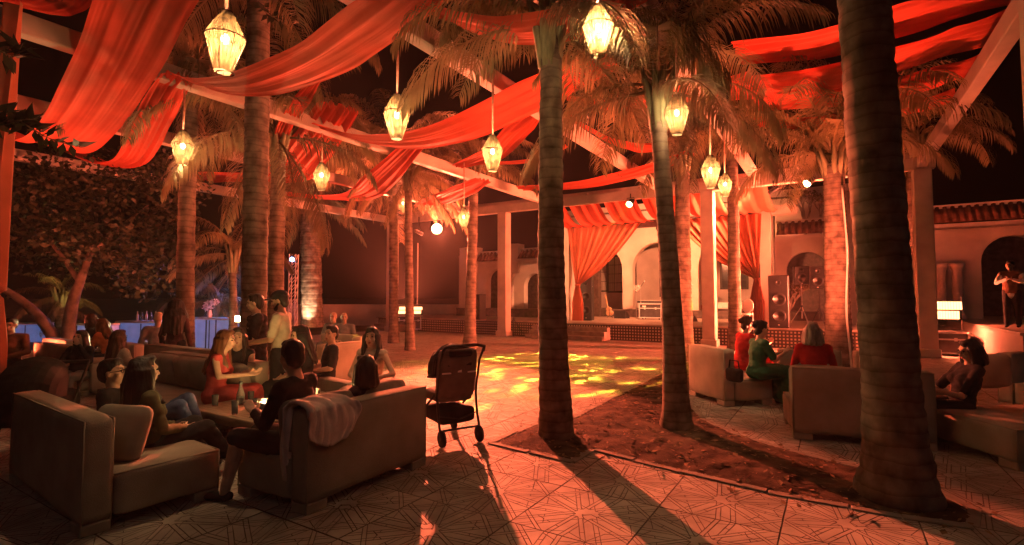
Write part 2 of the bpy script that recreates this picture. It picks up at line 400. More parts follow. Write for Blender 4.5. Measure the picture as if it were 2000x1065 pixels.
# ================================================================== stage platform and terraces
SZ = .57
def slab(u0, u1, v0, v1, z0, z1, name, m, **k):
    ms = MB(); q = [Y(u0, v0), Y(u1, v0), Y(u1, v1), Y(u0, v1)]
    ms.add([(p.x, p.y, z0) for p in q] + [(p.x, p.y, z1) for p in q], [(4, 5, 6, 7), (0, 1, 5, 4), (1, 2, 6, 5), (2, 3, 7, 6), (3, 0, 4, 7)])
    return ms.build(name, m, **k)
M['stage'] = mat('stage_floor', (.36, .29, .23), .45, .2, 2, .1, 40)
def checker_mat():
    m = mat('zellige', (.42, .36, .30), .4, .1, 5); n = m.node_tree; N = n.nodes; L = n.links; b = N['Principled BSDF']
    tc = N.new('ShaderNodeTexCoord'); mp = N.new('ShaderNodeMapping'); mp.inputs['Rotation'].default_value = (0, 0, -YA); L.new(tc.outputs['Object'], mp.inputs[0])
    br = N.new('ShaderNodeTexBrick'); br.offset = 0; br.inputs['Scale'].default_value = 1; br.inputs['Mortar Size'].default_value = .028
    br.inputs['Brick Width'].default_value = .11; br.inputs['Row Height'].default_value = .11
    br.inputs['Color1'].default_value = (.40, .33, .26, 1); br.inputs['Color2'].default_value = (.34, .27, .2, 1); br.inputs['Mortar'].default_value = (.05, .03, .022, 1)
    sp = N.new('ShaderNodeSeparateXYZ'); cb = N.new('ShaderNodeCombineXYZ'); L.new(mp.outputs[0], sp.inputs[0]); L.new(sp.outputs['X'], cb.inputs['X']); L.new(sp.outputs['Z'], cb.inputs['Y'])
    L.new(cb.outputs[0], br.inputs['Vector']); L.new(br.outputs['Color'], b.inputs['Base Color']); return m
M['zellige'] = checker_mat()
tag(slab(-20, 3.2, 18.92, 31, -.05, SZ, 'stage_platform', M['zellige']), kind='structure')
stp = tag(slab(-20.1, 3.3, 18.86, 30.9, SZ, SZ + .05, 'stage_floor', M['stage']), kind='structure')
for (ua, ub) in ((-10.6, -7.3), (-19.6, -17.2)):
    st = empty('stage_steps', Y((ua + ub) / 2, 18.4), YA, 'tiled steps up to the stage behind the dance floor' if ua > -15 else 'wide steps up to the platform at its far left end', 'steps')
    for k in range(3):
        w = ub - ua; z1 = SZ * (k + 1) / 3.6; y0_ = .44 - (3 - k) * .3; 
        o = MB().rbox((0, (y0_ + .46) / 2, z1 / 2), (w - k * .004, .46 - y0_ + k * .003, z1), .012, None, 1).build('step', M['kerb'], st)
tag(slab(3.45, 16, 15.2, 32, -.05, .82, 'terrace', M['wall_in']), kind='structure')
tag(slab(3.40, 16, 15.15, 31.9, .82, .88, 'terrace_floor', M['stage']), kind='structure')

# ================================================================== building
def arch_wall(mb, u0, u1, v, z0, z1, th, ops, seg=14):
    """wall along u with arched openings (uc, width, spring z, rise)"""
    ops = sorted(ops); cur = u0
    def blk(a, b, c, d): 
        q = [Y(a, v), Y(b, v), Y(b, v + th), Y(a, v + th)]
        mb.add([(p.x, p.y, c) for p in q] + [(p.x, p.y, d) for p in q], [(3, 2, 1, 0), (4, 5, 6, 7), (0, 1, 5, 4), (1, 2, 6, 5), (2, 3, 7, 6), (3, 0, 4, 7)])
    for uc, w, zs, rise in ops:
        blk(cur, uc - w / 2, z0, z1); cur = uc + w / 2
        pr = None
        for i in range(seg + 1):
            a = math.pi * i / seg; uu = uc - math.cos(a) * w / 2; zz = zs + math.sin(a) * rise
            row = [Y(uu, v, zz), Y(uu, v, z1), Y(uu, v + th, zz), Y(uu, v + th, z1)]
            if pr: mb.add(pr + row, [(0, 4, 5, 1), (2, 3, 7, 6), (0, 2, 6, 4), (1, 5, 7, 3)])
            pr = row
    blk(cur, u1, z0, z1)
PZ = 1.0
bld = empty('arcade_building', Y(-6, 27, SZ), 0, 'whitewashed building with tall arches behind the red stage curtains', 'building')
m = MB(); arch_wall(m, -12.4, 1.0, 26, PZ, 6.1, .45, [(-10.75, 2.75, 3.1, 1.35), (-7.45, 2.75, 3.1, 1.35), (-4.15, 2.75, 3.1, 1.35), (-.95, 2.6, 3.1, 1.3)])
under(m.build('arcade_wall', M['wall'], recalc=True), bld)
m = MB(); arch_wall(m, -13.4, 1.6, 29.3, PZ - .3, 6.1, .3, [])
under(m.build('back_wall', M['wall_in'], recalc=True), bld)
under(slab(-13.4, 1.6, 25.6, 29.25, SZ + .05, PZ, 'plinth', M['plinth']), bld)
under(slab(-13.4, 1.6, 25.5, 29.2, 6.1, 6.4, 'cornice', M['wall']), bld)
def window(u, v, z0, z1, w, par, lit=True):
    p = Y(u, v); o = empty('window', p - par.location, YA); o.parent = par
    h = z1 - z0; a = MB().box((0, -.01, z0 + h / 2), (w, .02, h)).build('pane', M['window'] if not lit else M['curtain_in'], o)
    fr = MB()
    for x in (-w / 2, w / 2): fr.box((x, -.04, z0 + h / 2), (.09, .08, h + .1))
    for z in (z0, z1): fr.box((0, -.041, z), (w + .09, .08, .1))
    fr.build('window_frame', M['frame'], o)
    bars = MB()
    nb = max(1, int(w / .36))
    for k in range(1, nb): bars.box((-w / 2 + w * k / nb, -.035, z0 + h / 2), (.035, .03, h))
    for k in range(1, 4): bars.box((0, -.036, z0 + h * k / 4), (w, .03, .03))
    bars.build('glazing_bars', M['frame'], o)
for u, w, z0, z1, l in ((-12.2, 1.4, 2.0, 4.3, 1), (-10.6, 1.7, 1.95, 4.1, 1), (-7.9, .8, 1.7, 4.4, 1), (-4.4, 1.3, 2.1, 3.9, 0), (-2.6, 1.1, 2.1, 3.6, 0)): window(u, 29.3, z0, z1, w, bld, l)

def tiled_eave(par, u0, u1, v, z, rows=1, drop=.55, name='roof_tiles'):
    m = MB(); n = int((u1 - u0) / .22)
    for k in range(n):
        u = u0 + (k + .5) * (u1 - u0) / n
        m.path([Y(u, v - .25, z), Y(u, v + .12, z + drop)], [.075, .07], 6)
    p0, p1 = Y(u0, v + .06), Y(u1, v + .06)
    o = m.build(name, M['roof'], smooth=True); o['kind'] = 'stuff'; under(o, par)
    q = [Y(u0, v - .24, z - .05), Y(u1, v - .24, z - .05), Y(u1, v + .16, z + drop - .03), Y(u0, v + .16, z + drop - .03)]
    under(MB().add(q, [(0, 1, 2, 3)]).build('roof_bed', M['roof']), par)
    under(slab(u0 - .05, u1 + .05, v - .3, v + .3, z - .22, z - .09, 'eave_moulding', M['wall']), par)
    under(slab(u0 - .02, u1 + .02, v + .1, v + .34, z + drop - .02, z + drop + .1, 'coping', M['wall']), par)
# left wing
lw = empty('arcade_wing', Y(-15, 22.5, SZ), 0, 'low whitewashed arcade wing left of the stage with stepped piers', 'building')
m = MB(); arch_wall(m, -17.6, -10.4, 22.6, PZ + .05, 3.95, .4, [(-15.1, 1.25, 2.5, .62), (-12.75, 1.3, 2.2, .65)])
under(m.build('arcade_wall', M['wall'], recalc=True), lw)
under(slab(-17.7, -10.3, 22.5, 23.2, SZ + .05, PZ + .05, 'plinth', M['plinth']), lw)
for u, w, z in ((-16.9, 1.1, 4.35), (-14.1, .85, 4.4), (-11.5, 1.05, 4.5)):
    under(slab(u - w / 2, u + w / 2, 22.45, 23.1, 2.9, z, 'pier_block', M['wall']), lw)
for u in (-14.35, -14.0):
    p = Y(u, 22.4); under(MB().lathe([(.16, 0), (.16, .1), (.115, .14), (.105, 1.6), (.16, 1.7), (.18, 1.82)], 14, (p.x, p.y, PZ + .05)).build('column', M['wall'], smooth=True), lw)
tiled_eave(lw, -16.2, -14.6, 22.5, 3.6, drop=.4); tiled_eave(lw, -13.6, -12.1, 22.5, 3.65, drop=.4)
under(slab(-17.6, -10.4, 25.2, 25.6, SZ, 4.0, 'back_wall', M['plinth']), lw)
# right wing
rw = empty('arcade_wing', Y(3, 24, SZ), 0, 'whitewashed arcade wing right of the stage with clay tiled parapets', 'building')
m = MB(); arch_wall(m, -2.2, 9.6, 24, SZ + .05, 4.1, .5, [(-.85, 1.5, 2.75, .75), (2.3, 1.5, 2.6, .75), (5.35, 1.75, 2.9, .88), (8.2, 1.75, 2.9, .88)])
under(m.build('arcade_wall', M['wall'], recalc=True), rw)
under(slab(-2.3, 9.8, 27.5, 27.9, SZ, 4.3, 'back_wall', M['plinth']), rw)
tiled_eave(rw, -1.9, .25, 23.95, 4.25, drop=.5); tiled_eave(rw, 3.0, 9.6, 23.95, 4.35, drop=.55); tiled_eave(rw, .9, 2.6, 23.95, 4.2, drop=.5)
for u, w, z in ((-2.25, .5, 5.2), (.5, .55, 4.95), (2.8, .5, 4.9)):
    under(slab(u - w / 2, u + w / 2, 23.55, 24.4, SZ + .05, z, 'pier', M['wall']), rw)
for u in (3.75, 3.3):
    p = Y(u, 23.6); under(MB().lathe([(.2, 0), (.2, .12), (.15, .18), (.14, 1.7), (.2, 1.8), (.22, 1.95)], 14, (p.x, p.y, .88)).build('column', M['wall'], smooth=True), rw)
# proscenium posts and header that carry the stage curtains
pro = empty('proscenium', Y(-5.9, 19.9, SZ), 0, 'white posts and dark header framing the stage curtains', 'frame')
for u in (-9.75, -1.95):
    under(slab(u - .17, u + .17, 19.95, 20.3, SZ + .05, 4.75, 'post', M['wall']), pro)
under(slab(-1.75, -.95, 19.9, 20.4, 4.55, 4.8, 'post_cap', M['wall']), pro)
under(slab(-9.7, -2.0, 19.98, 20.15, 4.42, 4.7, 'header', M['plinth']), pro)
# garden wall and far hedge in the dark
tag(MB().box((-9, 31, .55), (16, .3, 1.3)).build('garden_wall', M['wall']), 'low pale garden wall in the dark beyond the palms', 'wall')
# ================================================================== cloth
def crom(pts, n):
    P = [pts[0] * 2 - pts[1]] + pts + [pts[-1] * 2 - pts[-2]]; out = []; k = len(pts) - 1
    for i in range(n + 1):
        t = i / n * k; s = min(int(t), k - 1); f = t - s; a, b, c, d = P[s:s + 4]
        out.append(.5 * ((2 * b) + (c - a) * f + (2 * a - 5 * b + 4 * c - d) * f * f + (3 * b - a - 3 * c + d) * f ** 3))
    return out
def drape(px, half, label, folds=5, amp=.035, seed=0, wdir=None, m='cloth', pinch=.55, name='hanging_drape'):
    """long strip of cloth slung between beams; px = (photo x, y, metres ahead) of its centre line"""
    rnd = random.Random(seed); pts = crom([D(*p) for p in px], 56); n = len(pts); W_ = 72
    wd = (wdir or B).normalized(); vs = []; fs = []
    ph = [rnd.uniform(0, 6.3) for _ in range(5)]; k1 = folds; k2 = folds * 1.7 + rnd.random()
    for i, p in enumerate(pts):
        t = (pts[min(i + 1, n - 1)] - pts[max(i - 1, 0)]).normalized(); w = (wd - t * wd.dot(t)).normalized()
        w = (w * .75 + wd * .25).normalized(); nn = t.cross(w).normalized(); f = i / (n - 1)
        e = min(f, 1 - f) * 2; hw = half * (pinch + (1 - pinch) * min(1, e * 1.8)); a = amp * (.55 + .9 * (1 - e))
        for j in range(W_ + 1):
            s = j / W_ * 2 - 1
            z = a * (.55 * math.sin(k1 * s * 3.1 + ph[0] + f * 2.2 * math.sin(ph[1])) + .35 * math.sin(k2 * s * 3.1 + ph[2] - f * 3 * math.sin(ph[3])) + .35 * math.sin(k2 * 2.3 * s + ph[4] + f * 7))
            z += -.10 * (1 - s * s) * half * math.sin(f * 3.14)
            z += .03 * noise.noise(Vector((f * 5, s * 2, seed * 3.7))) + .022 * half * noise.noise(Vector((f * 2.5, s * 9, seed * 1.3))) + .014 * half * noise.noise(Vector((f * 4, s * 21 + f * 3, seed)))
            edge = 1 + .03 * noise.noise(Vector((f * 9, s, seed)))
            vs.append(p + w * (s * hw * edge) + nn * z)
    for i in range(n - 1):
        for j in range(W_):
            a = i * (W_ + 1) + j; fs.append((a, a + 1, a + W_ + 2, a + W_ + 1))
    base = sum(pts, Vector()) / n; mb = MB().add([v - base for v in vs], fs)
    o = mb.build(name, M[m], smooth=True); o.location = base
    return tag(o, label, 'drape', 'red drapes slung from the pergola')
drape([(470, -230, 5.4), (350, -95, 6.1), (288, 0, 6.7), (228, 130, 7.7), (165, 236, 8.8), (108, 285, 9.8), (45, 272, 11), (-45, 235, 12.4)], .52, 'broad red drape dropping steeply across the near left corner', 2.6, .028, 1, pinch=.8)
drape([(352, 150, 8.3), (330, 178, 8.7), (302, 232, 9.4), (278, 282, 10.2), (252, 318, 11.2), (205, 322, 12.5), (150, 300, 14)], .30, 'narrow pleated red drape directly behind the broad one at left', 4, .05, 2, pinch=.9)
drape([(335, 138, 8.9), (400, 166, 8.3), (480, 168, 7.7), (560, 145, 7.1), (640, 108, 6.6), (700, 68, 6.2), (760, 26, 5.8), (830, -32, 5.4), (910, -110, 5.0)], .42, 'longest red drape sagging between the two largest left lanterns', 2.7, .02, 3, pinch=.75)
drape([(632, 250, 11), (700, 270, 10.6), (760, 277, 10.2), (830, 272, 9.8), (900, 252, 9.4), (980, 216, 9.0), (1060, 178, 8.7), (1130, 145, 8.4), (1200, 118, 8.1)], .56, 'bright red drape sagging behind the lantern left of centre', 2.7, .022, 4, pinch=.6)
drape([(825, 12, 6.9), (920, 48, 6.5), (1000, 62, 6.2), (1080, 55, 6.0), (1160, 25, 5.7), (1250, -30, 5.4)], .40, 'red drape behind the palm fronds at the top centre', 4, .03, 5, pinch=.8)
drape([(668, 205, 10.6), (630, 262, 11.4), (592, 312, 12.2), (556, 346, 13.2), (490, 348, 14.5), (430, 346, 16), (388, 350, 17.6)], .60, 'wide red drape falling behind the slim palm at left', 4, .05, 6, pinch=.8)
drape([(620, 155, 9.3), (588, 200, 9.9), (557, 245, 10.6), (535, 310, 11.6)], .16, 'thin twisted red drape by the slim palm crown', 3, .03, 7)
drape([(1062, 205, 11.8), (1010, 255, 12.6), (958, 305, 13.6), (895, 325, 15)], .46, 'dull red drape just left of the central trunk', 4, .04, 8)
drape([(812, 278, 12.2), (750, 345, 14), (700, 384, 16), (620, 386, 18), (545, 378, 20)], .52, 'red drape low over the far left beam', 4, .045, 9)
drape([(945, 352, 14.6), (880, 384, 16), (822, 404, 17.6)], .52, 'red drape above the red spotlight', 4, .04, 10)
drape([(1015, 368, 17), (1120, 362, 16), (1200, 348, 15), (1280, 325, 14), (1345, 298, 13)], .46, 'flat red drape along the front beam', 3, .03, 11)
drape([(955, 320, 14.2), (1050, 312, 13), (1105, 285, 12.4)], .16, 'small red drape between the central trunk and lantern', 3, .025, 12)
drape([(1105, 190, 11), (1160, 203, 10.6), (1230, 200, 10.1), (1310, 188, 9.7), (1390, 176, 9.2), (1470, 150, 8.8)], .42, 'red drape crossing behind the right hand lanterns', 3, .03, 13)
drape([(1115, 230, 13), (1170, 262, 12.8), (1225, 285, 12.4), (1300, 290, 12)], .5, 'shadowed red drape right of the central trunk', 4, .035, 14)
RW = 'right hand pleated red drape, '
drape([(2015, -28, 7.2), (1880, 6, 7.6), (1768, 40, 8.0), (1600, 88, 8.8), (1440, 105, 9.6)], .62, 'nearest pleated red drape right of the big dark trunk', 6, .045, 15, pinch=.9)
drape([(1972, 46, 7.8), (1870, 80, 8.2), (1768, 114, 8.6), (1600, 158, 9.4), (1420, 175, 10.3)], .58, 'second pleated red drape right of the big dark trunk', 6, .045, 16, pinch=.9)
drape([(1905, 132, 8.8), (1830, 150, 9.1), (1768, 168, 9.5), (1640, 192, 10.1), (1480, 205, 11)], .50, 'third pleated red drape right of the big dark trunk', 6, .045, 17, pinch=.9)
drape([(1862, 186, 9.8), (1780, 212, 10.2), (1600, 238, 11.2), (1480, 240, 12)], .42, 'farthest pleated red drape right of the big dark trunk', 5, .04, 18, pinch=.9)
drape([(150, -55, 6.2), (95, -2, 6.8), (45, 8, 7.4), (-50, -15, 8.4)], .36, 'red drape end in the top left corner', 3, .03, 19, pinch=.9)
# stage canopy strips
for k in range(6):
    u = -9.6 + k * 1.45
    p0 = Y(u, 18.2, 5.35); p1 = Y(u + .1, 19.0, 4.72); p2 = Y(u + .2, 19.6, 4.6); p3 = Y(u + .2, 20.1, 4.68)
    rnd = random.Random(k); pts = crom([p0, p1, p2, p3], 16); vs = []; fs = []
    for i, p in enumerate(pts):
        for j in range(21):
            s = j / 20 * 2 - 1; vs.append(p + A * (s * .62) + Vector((0, 0, .035 * math.sin(s * 9 + k) + .02 * math.sin(s * 17 + 2 * k))))
    for i in range(16):
        for j in range(20): a = i * 21 + j; fs.append((a, a + 1, a + 22, a + 21))
    tag(MB().add(vs, fs).build('canopy_drape', M['cloth'], smooth=True), 'short red drape strip roofing the stage, number %s from the left' % ('one two three four five six'.split()[k]), 'drape', 'red strips over the stage')

def tied_curtain(name, top, zt, zb, tie, tail, label, nf=11, m='curtain', amp=.05, wdirn=A, slack=.25):
    """curtain hung from a line of points, gathered at the tie and falling as a tail"""
    n = 70; k = 30; vs = []; fs = []; nrm = wdirn.cross(Vector((0, 0, 1)))
    for i in range(k + 13):
        for j in range(n + 1):
            s = j / n; a = top[0].lerp(top[1], s); a = Vector((a.x, a.y, zt))
            ts = tie + wdirn * ((s - .5) * .16) + nrm * (.07 * math.sin(s * 40))
            if i <= k:
                f = i / k; g = f ** 1.0
                p = a.lerp(ts, g); dist = (a - ts).length
                p.z -= slack * math.sin(f * math.pi) * (abs(a.x - tie.x) + abs(a.y - tie.y)) / 3.2
                p += nrm * (amp * (1 - .35 * f) * (math.sin(s * nf * 6.28 + f * 1.5) + .4 * math.sin(s * nf * 11 + 2)))
            else:
                f = (i - k) / 12; w = .16 + .34 * min(1, f * 2); p = tie + wdirn * ((s - .5) * w) + nrm * (.06 * math.sin(s * 44 + f))
                p.z = tie.z + (tail - tie.z) * f
            vs.append(p)
    for i in range(k + 12):
        for j in range(n): a = i * (n + 1) + j; fs.append((a, a + 1, a + n + 2, a + n + 1))
    root = empty(name, (tie.x, tie.y, tail), 0, label, 'curtain')
    under(MB().add(vs, fs).build('curtain_cloth', M[m], smooth=True), root)
    mt = MB(); mt.path([tie + wdirn * (.11 * math.cos(t / 12 * 6.28)) + nrm * (.10 * math.sin(t / 12 * 6.28)) for t in range(13)], .025, 6)
    under(mt.build('tie_band', M[m], smooth=True), root); return root
tied_curtain('stage_curtain', (Y(-9.6, 19.92), Y(-6.4, 19.92)), 4.6, 0, Y(-9.15, 19.9, 2.15), SZ + .08, 'left red stage curtain tied back above the loudspeaker')
tied_curtain('stage_curtain', (Y(-5.15, 19.92), Y(-2.05, 19.92)), 4.6, 0, Y(-2.25, 19.9, 2.3), SZ + .08, 'right red stage curtain tied back to its white post')
_p = D(22, 300, 6.7)
tied_curtain('column_curtain', (D(-95, 0, 6.9).xy.to_3d(), D(43, 0, 6.5).xy.to_3d()), 5.5, 0, D(-12, 565, 6.7), .3, 'dark red curtain gathered at the left edge of the courtyard', 4, 'curtain', .05, Vector((.95, -.31, 0)), .0)

# ================================================================== palms
def frond_mesh(name, L, e0, droop, ll, m, seed, dens=64, hang=.8, plum=.5):
    """pinnate palm leaf: arching rib with drooping leaflets"""
    rnd = random.Random(seed); mb = MB(); n = 18; p = Vector(); a = R(e0); pts = [p.copy()]; tn = []
    for i in range(n):
        d = Vector((0, math.cos(a), math.sin(a))); tn.append(d); p = p + d * (L / n); pts.append(p.copy()); a -= R(droop) / n * (.5 + 1.0 * i / n)
    mb.path(pts, [.028 * (1 - .85 * i / n) for i in range(n + 1)], 5)
    for k in range(dens):
        f = .14 + .86 * (k + rnd.random() * .6) / dens; x = f * n; i = min(int(x), n - 1); q = pts[i].lerp(pts[i + 1], x - i); t = tn[i]
        l = ll * (math.sin(math.pi * (.12 + .80 * f)) ** .7) * rnd.uniform(.8, 1.1)
        for s in (-1, 1):
            out = Vector((s, 0, 0)); up = t.cross(Vector((1, 0, 0))) * -1
            el = rnd.uniform(-plum, plum)
            d = (out * .85 + t * (.35 + .45 * f) + Vector((0, 0, 1)) * el * .7).normalized(); w = .0115 * rnd.uniform(.8, 1.2)
            g = Vector((0, 0, -1)); a0 = q; a1 = q + d * l * .38 + g * l * .03; d2 = (d + g * hang * rnd.uniform(.6, 1.25)).normalized(); a2 = a1 + d2 * l * .34
            d3 = (d2 + g * hang * 1.3).normalized(); a3 = a2 + d3 * l * .32
            sd = d.cross(Vector((0, 0, 1))); sd = (sd.normalized() if sd.length > .05 else t) * w
            mb.add([a0 - sd * .5, a0 + sd * .5, a1 + sd, a1 - sd, a2 + sd * .75, a2 - sd * .75, a3], [(0, 1, 2, 3), (3, 2, 4, 5), (5, 4, 6)])
    return mb.mesh(name, m)
FR = {}
for k, (e, dr) in enumerate(((70, 95), (48, 105), (25, 100), (0, 75), (-30, 45))):
    FR[k] = [frond_mesh('frond', 2.5, e, dr, .62, M['frond' if k < 3 else 'frond_dry'], 50 + k * 3 + q, 84, .8 + .15 * k, .55) for q in range(2)]
def trunk_mesh(base, top, r0, r1, flare=1.35, seed=0, bulge=0, n=16):
    rnd = random.Random(seed); mb = MB(); L = (top - base).length; k = int(L / .045); pts = []; rad = []
    side = Vector((rnd.uniform(-1, 1), rnd.uniform(-1, 1), 0)) * .03; ring = rnd.uniform(.09, .13)
    for i in range(k + 1):
        f = i / k; z = f * L; r = r0 + (r1 - r0) * f; r *= 1 + (flare - 1) * math.exp(-z / (.33 + .1 * r0)); r += bulge * math.sin(f * math.pi)
        sc = (z / ring) % 1; r *= 1 + .055 * (sc - .5) - (.02 if sc < .12 else 0) + .02 * noise.noise(Vector((z * 1.7, seed, 0)))
        pts.append(base.lerp(top, f) + side * math.sin(f * 3.14 * 1.3)); rad.append(r)
    mb.path(pts, rad, n)
    for i, v in enumerate(mb.v):
        c = pts[min(i // n, k)]; q = Vector(v); d = q - c
        mb.v[i] = tuple(c + d * (1 + .05 * noise.noise(q * 4)) + Vector((0, 0, .02 * noise.noise(q * 5))))
    return mb
def palm(base, top, r0, r1, label, nf=22, seed=0, fl=1.0, flare=1.35, shaft=True, spread=None, name='palm_tree', dens=None):
    rnd = random.Random(seed); root = empty(name, base, 0, label, 'palm tree', 'palms in the courtyard'); z = Vector((0, 0, 0))
    trunk_mesh(z, top - base, r0, r1, flare, seed).build('trunk', M['trunk'], root, smooth=True)
    t = top - base
    if shaft:
        mb = MB()
        for k in range(9):
            a = k * 2.4; d = Vector((math.cos(a), math.sin(a), 0)); mb.path([t + d * r1 * .7 - Vector((0, 0, .35)), t + d * r1 * 1.05 + Vector((0, 0, .05)), t + d * (r1 * 1.2 + .12) + Vector((0, 0, .5))], [.05, .06, .02], 6)
        mb.build('crown_shaft', M['shaft'], root, smooth=True)
    for k in range(nf):
        f = k / nf; lv = min(4, int(f * 5)) if spread is None else spread[k % len(spread)]
        me = FR[lv][rnd.randrange(2)]; az = k * 2.39996 + rnd.uniform(-.25, .25); s = fl * rnd.uniform(.85, 1.12)
        o = inst('frond', me, root, t + Vector((0, 0, .12 + .06 * (4 - lv))), (R(rnd.uniform(-9, 9)), R(rnd.uniform(-12, 12)), az), (s, s, s))
    return root
def pt(px, py, d): return D(px, py, d)
palm(G(1087, 858), pt(1073, 78, 5.95), .185, .125, 'central palm with its trunk standing in the near bed corner', 26, 1, .92, 1.2, spread=(0, 1, 2, 1, 3, 0, 2))
palm(G(1322, 838), pt(1286, 205, 6.5), .145, .095, 'slim leaning palm right of the central one, in the bed', 26, 2, .85, 1.5, spread=(0, 1, 0, 2, 1, 3))
palm(G(1336, 704), pt(1332, 320, 13.2), .25, .17, 'palm with pale crown shaft behind the slim leaning palm', 15, 3, .95, spread=(0, 1, 1, 2, 0))
palm(G(1437, 684) , pt(1430, 290, 15.2), .20, .15, 'slender palm behind the green dressed woman', 16, 4, 1.0, spread=(0, 1, 0, 2, 1))
_q = D(1636, 600, 11); palm(Vector((_q.x, _q.y, 0)), pt(1628, 325, 11), .26, .20, 'stout palm with a cable up it beside the big dark trunk', 26, 5, 1.12, spread=(0, 1, 0, 2, 1, 1))
palm(G(1755, 975), Vector((G(1755, 975).x - .24, G(1755, 975).y + .05, 7.6)), .205, .185, 'big dark palm trunk nearest the camera at right', 14, 6, 1.3, 1.6)
for px, d, ty, r0, r1, lab, n_, fl, sd in (
        (366, 10.2, 170, .165, .15, 'palm with a red rim light under the leftmost lantern', 18, 1.0, 7),
        (498, 8.6, -40, .21, .18, 'broad orange lit palm behind the two standing men', 14, 1.1, 8),
        (540, 11.0, 285, .17, .145, 'slim palm with arching red fronds beside the broad left one', 22, 1.1, 9)):
    q = D(px, 600, d); palm(Vector((q.x, q.y, 0)), pt(px + (4 if sd != 8 else 8), ty, d), r0, r1, lab, n_, sd, fl)
palm(G(769, 670), pt(768, 325, 18.3), .17, .14, 'far palm left of the pair of red floodlights', 24, 10, 1.35)
palm(G(801, 684), pt(797, 352, 15.9), .14, .11, 'thin palm standing in front of the red floodlights', 18, 11, .85)
palm(G(917, 680), pt(926, 345, 16.4), .19, .14, 'palm between the floodlights and the first pergola column', 18, 12, .95, spread=(0, 1, 2, 1, 0, 2))
palm(D(610, 640, 24) * 1, pt(606, 395, 24), .48, .45, 'shaggy palm with an uplit scaly trunk in the garden', 26, 13, 1.35, 1.1, False)
palm(Vector((11.9, 15.9, .3)), D(1790, 285, 15), .20, .16, 'palm with drooping orange fronds behind the big dark trunk', 20, 14, 1.0, spread=(0, 1, 2, 2, 1))
for (px, py, d, s) in ((455, 470, 15, 20), (420, 560, 18, 21)):
    q = D(px, 600, d); palm(Vector((q.x, q.y, 0)), pt(px, py + 40, d), .12, .10, 'low garden palm in the dark beyond the %s man' % ('jacketed' if s == 20 else 'big haired'), 12, s, .8)
palm(D(120, 640, 17), D(118, 590, 17), .15, .13, 'small golden uplit palm behind the tree trunks at left', 14, 22, .55)

# ================================================================== broadleaf trees
def leaf_cloud(centres, per, rad, size, seed):
    rnd = random.Random(seed); mb = MB()
    for c, r in centres:
        for k in range(int(per * r * r)):
            d = Vector((rnd.gauss(0, 1), rnd.gauss(0, 1), rnd.gauss(0, .8))).normalized() * r * rnd.random() ** .4; p = c + d
            a = Vector((rnd.uniform(-1, 1), rnd.uniform(-1, 1), rnd.uniform(-.9, .3))).normalized(); b = a.orthogonal().normalized(); l = size * rnd.uniform(.6, 1.3)
            b = (b * math.cos(k) + a.cross(b) * math.sin(k)) * l * .34
            mb.add([p, p + a * l * .45 + b, p + a * l, p + a * l * .45 - b], [(0, 1, 2, 3)])
    return mb
def broad_tree(base, limbs, clumps, label, seed, per=240, size=.16, name='broadleaf_tree'):
    root = empty(name, base, 0, label, 'tree'); mb = MB()
    for pts, r0, r1 in limbs:
        q = crom([p - base for p in pts], 14); mb.path(q, [r0 + (r1 - r0) * i / 14 for i in range(15)], 9)
    mb.build('trunk', M['bark'], root, smooth=True)
    o = leaf_cloud([(c - base, r) for c, r in clumps], per, 1, size, seed).build('crown', M['leaf'], root); return root
rnd = random.Random(5); cl = []
for k in range(64):
    px = rnd.uniform(30, 350); py = rnd.uniform(315, 560); 
    if py > 540 and px < 170: continue
    if px < 150 and py > 470 and rnd.random() < .6: continue
    cl.append((D(px, py, rnd.uniform(12.6, 16.5)), rnd.uniform(.45, .85)))
b0 = G(135, 700); b0 = Vector((D(128, 690, 13.2).x, 13.2, 0))
broad_tree(b0, [([b0, D(140, 600, 13.3), D(160, 540, 13.4), D(185, 470, 13.6)], .17, .06), ([b0 + Vector((-.05, 0, .2)), D(85, 630, 13.1), D(45, 590, 13), D(0, 560, 12.8)], .16, .07),
                ([D(155, 550, 13.4), D(120, 500, 13.6), D(80, 450, 13.8)], .07, .03), ([D(175, 500, 13.5), D(240, 440, 14), D(290, 400, 14.4)], .06, .02)], cl,
           'large dark leafy tree with a forked leaning trunk at left', 31, 300, .15)
# bare frangipani on the terrace
def bare_tree(base, h, label, seed, spread=.55, name='frangipani_tree'):
    rnd = random.Random(seed); root = empty(name, base, 0, label, 'tree'); mb = MB(); tips = []
    def grow(p, d, l, r, lev):
        q = p + d * l; mb.path([p, p.lerp(q, .5) + Vector((rnd.uniform(-.04, .04), rnd.uniform(-.04, .04), 0)), q], [r, r * .9, r * .8], 6)
        if lev == 0: tips.append(q); return
        for k in range(rnd.choice((2, 3))):
            dd = (d + Vector((rnd.uniform(-1, 1), rnd.uniform(-1, 1), rnd.uniform(-.1, .5))) * spread).normalized(); grow(q, dd, l * rnd.uniform(.6, .85), r * .68, lev - 1)
    grow(Vector(), Vector((0, 0, 1)), h * .28, .05 * h / 2, 4)
    mb.build('branches', M['white_bark'], root, smooth=True)
    leaf_cloud([(t, .16) for t in tips[::2]], 500, 1, .12, seed).build('crown', M['frond_dry'], root); return root
M['white_bark'] = mat('pale_bark', (.42, .36, .30), .8, .2, 6, .3, 30)
bare_tree(Y(-.9, 25.2, 4.1), 2.6, 'pale branching tree rising above the tiled parapet', 3)
bare_tree(Y(-.3, 25.4, 4.1), 2.2, 'shorter pale branching tree above the tiled parapet', 8)
bare_tree(Vector((D(1540, 600, 18.3).x, 18.3, SZ)), 2.0, 'small pale branching tree beside the tall loudspeaker', 6, .6)
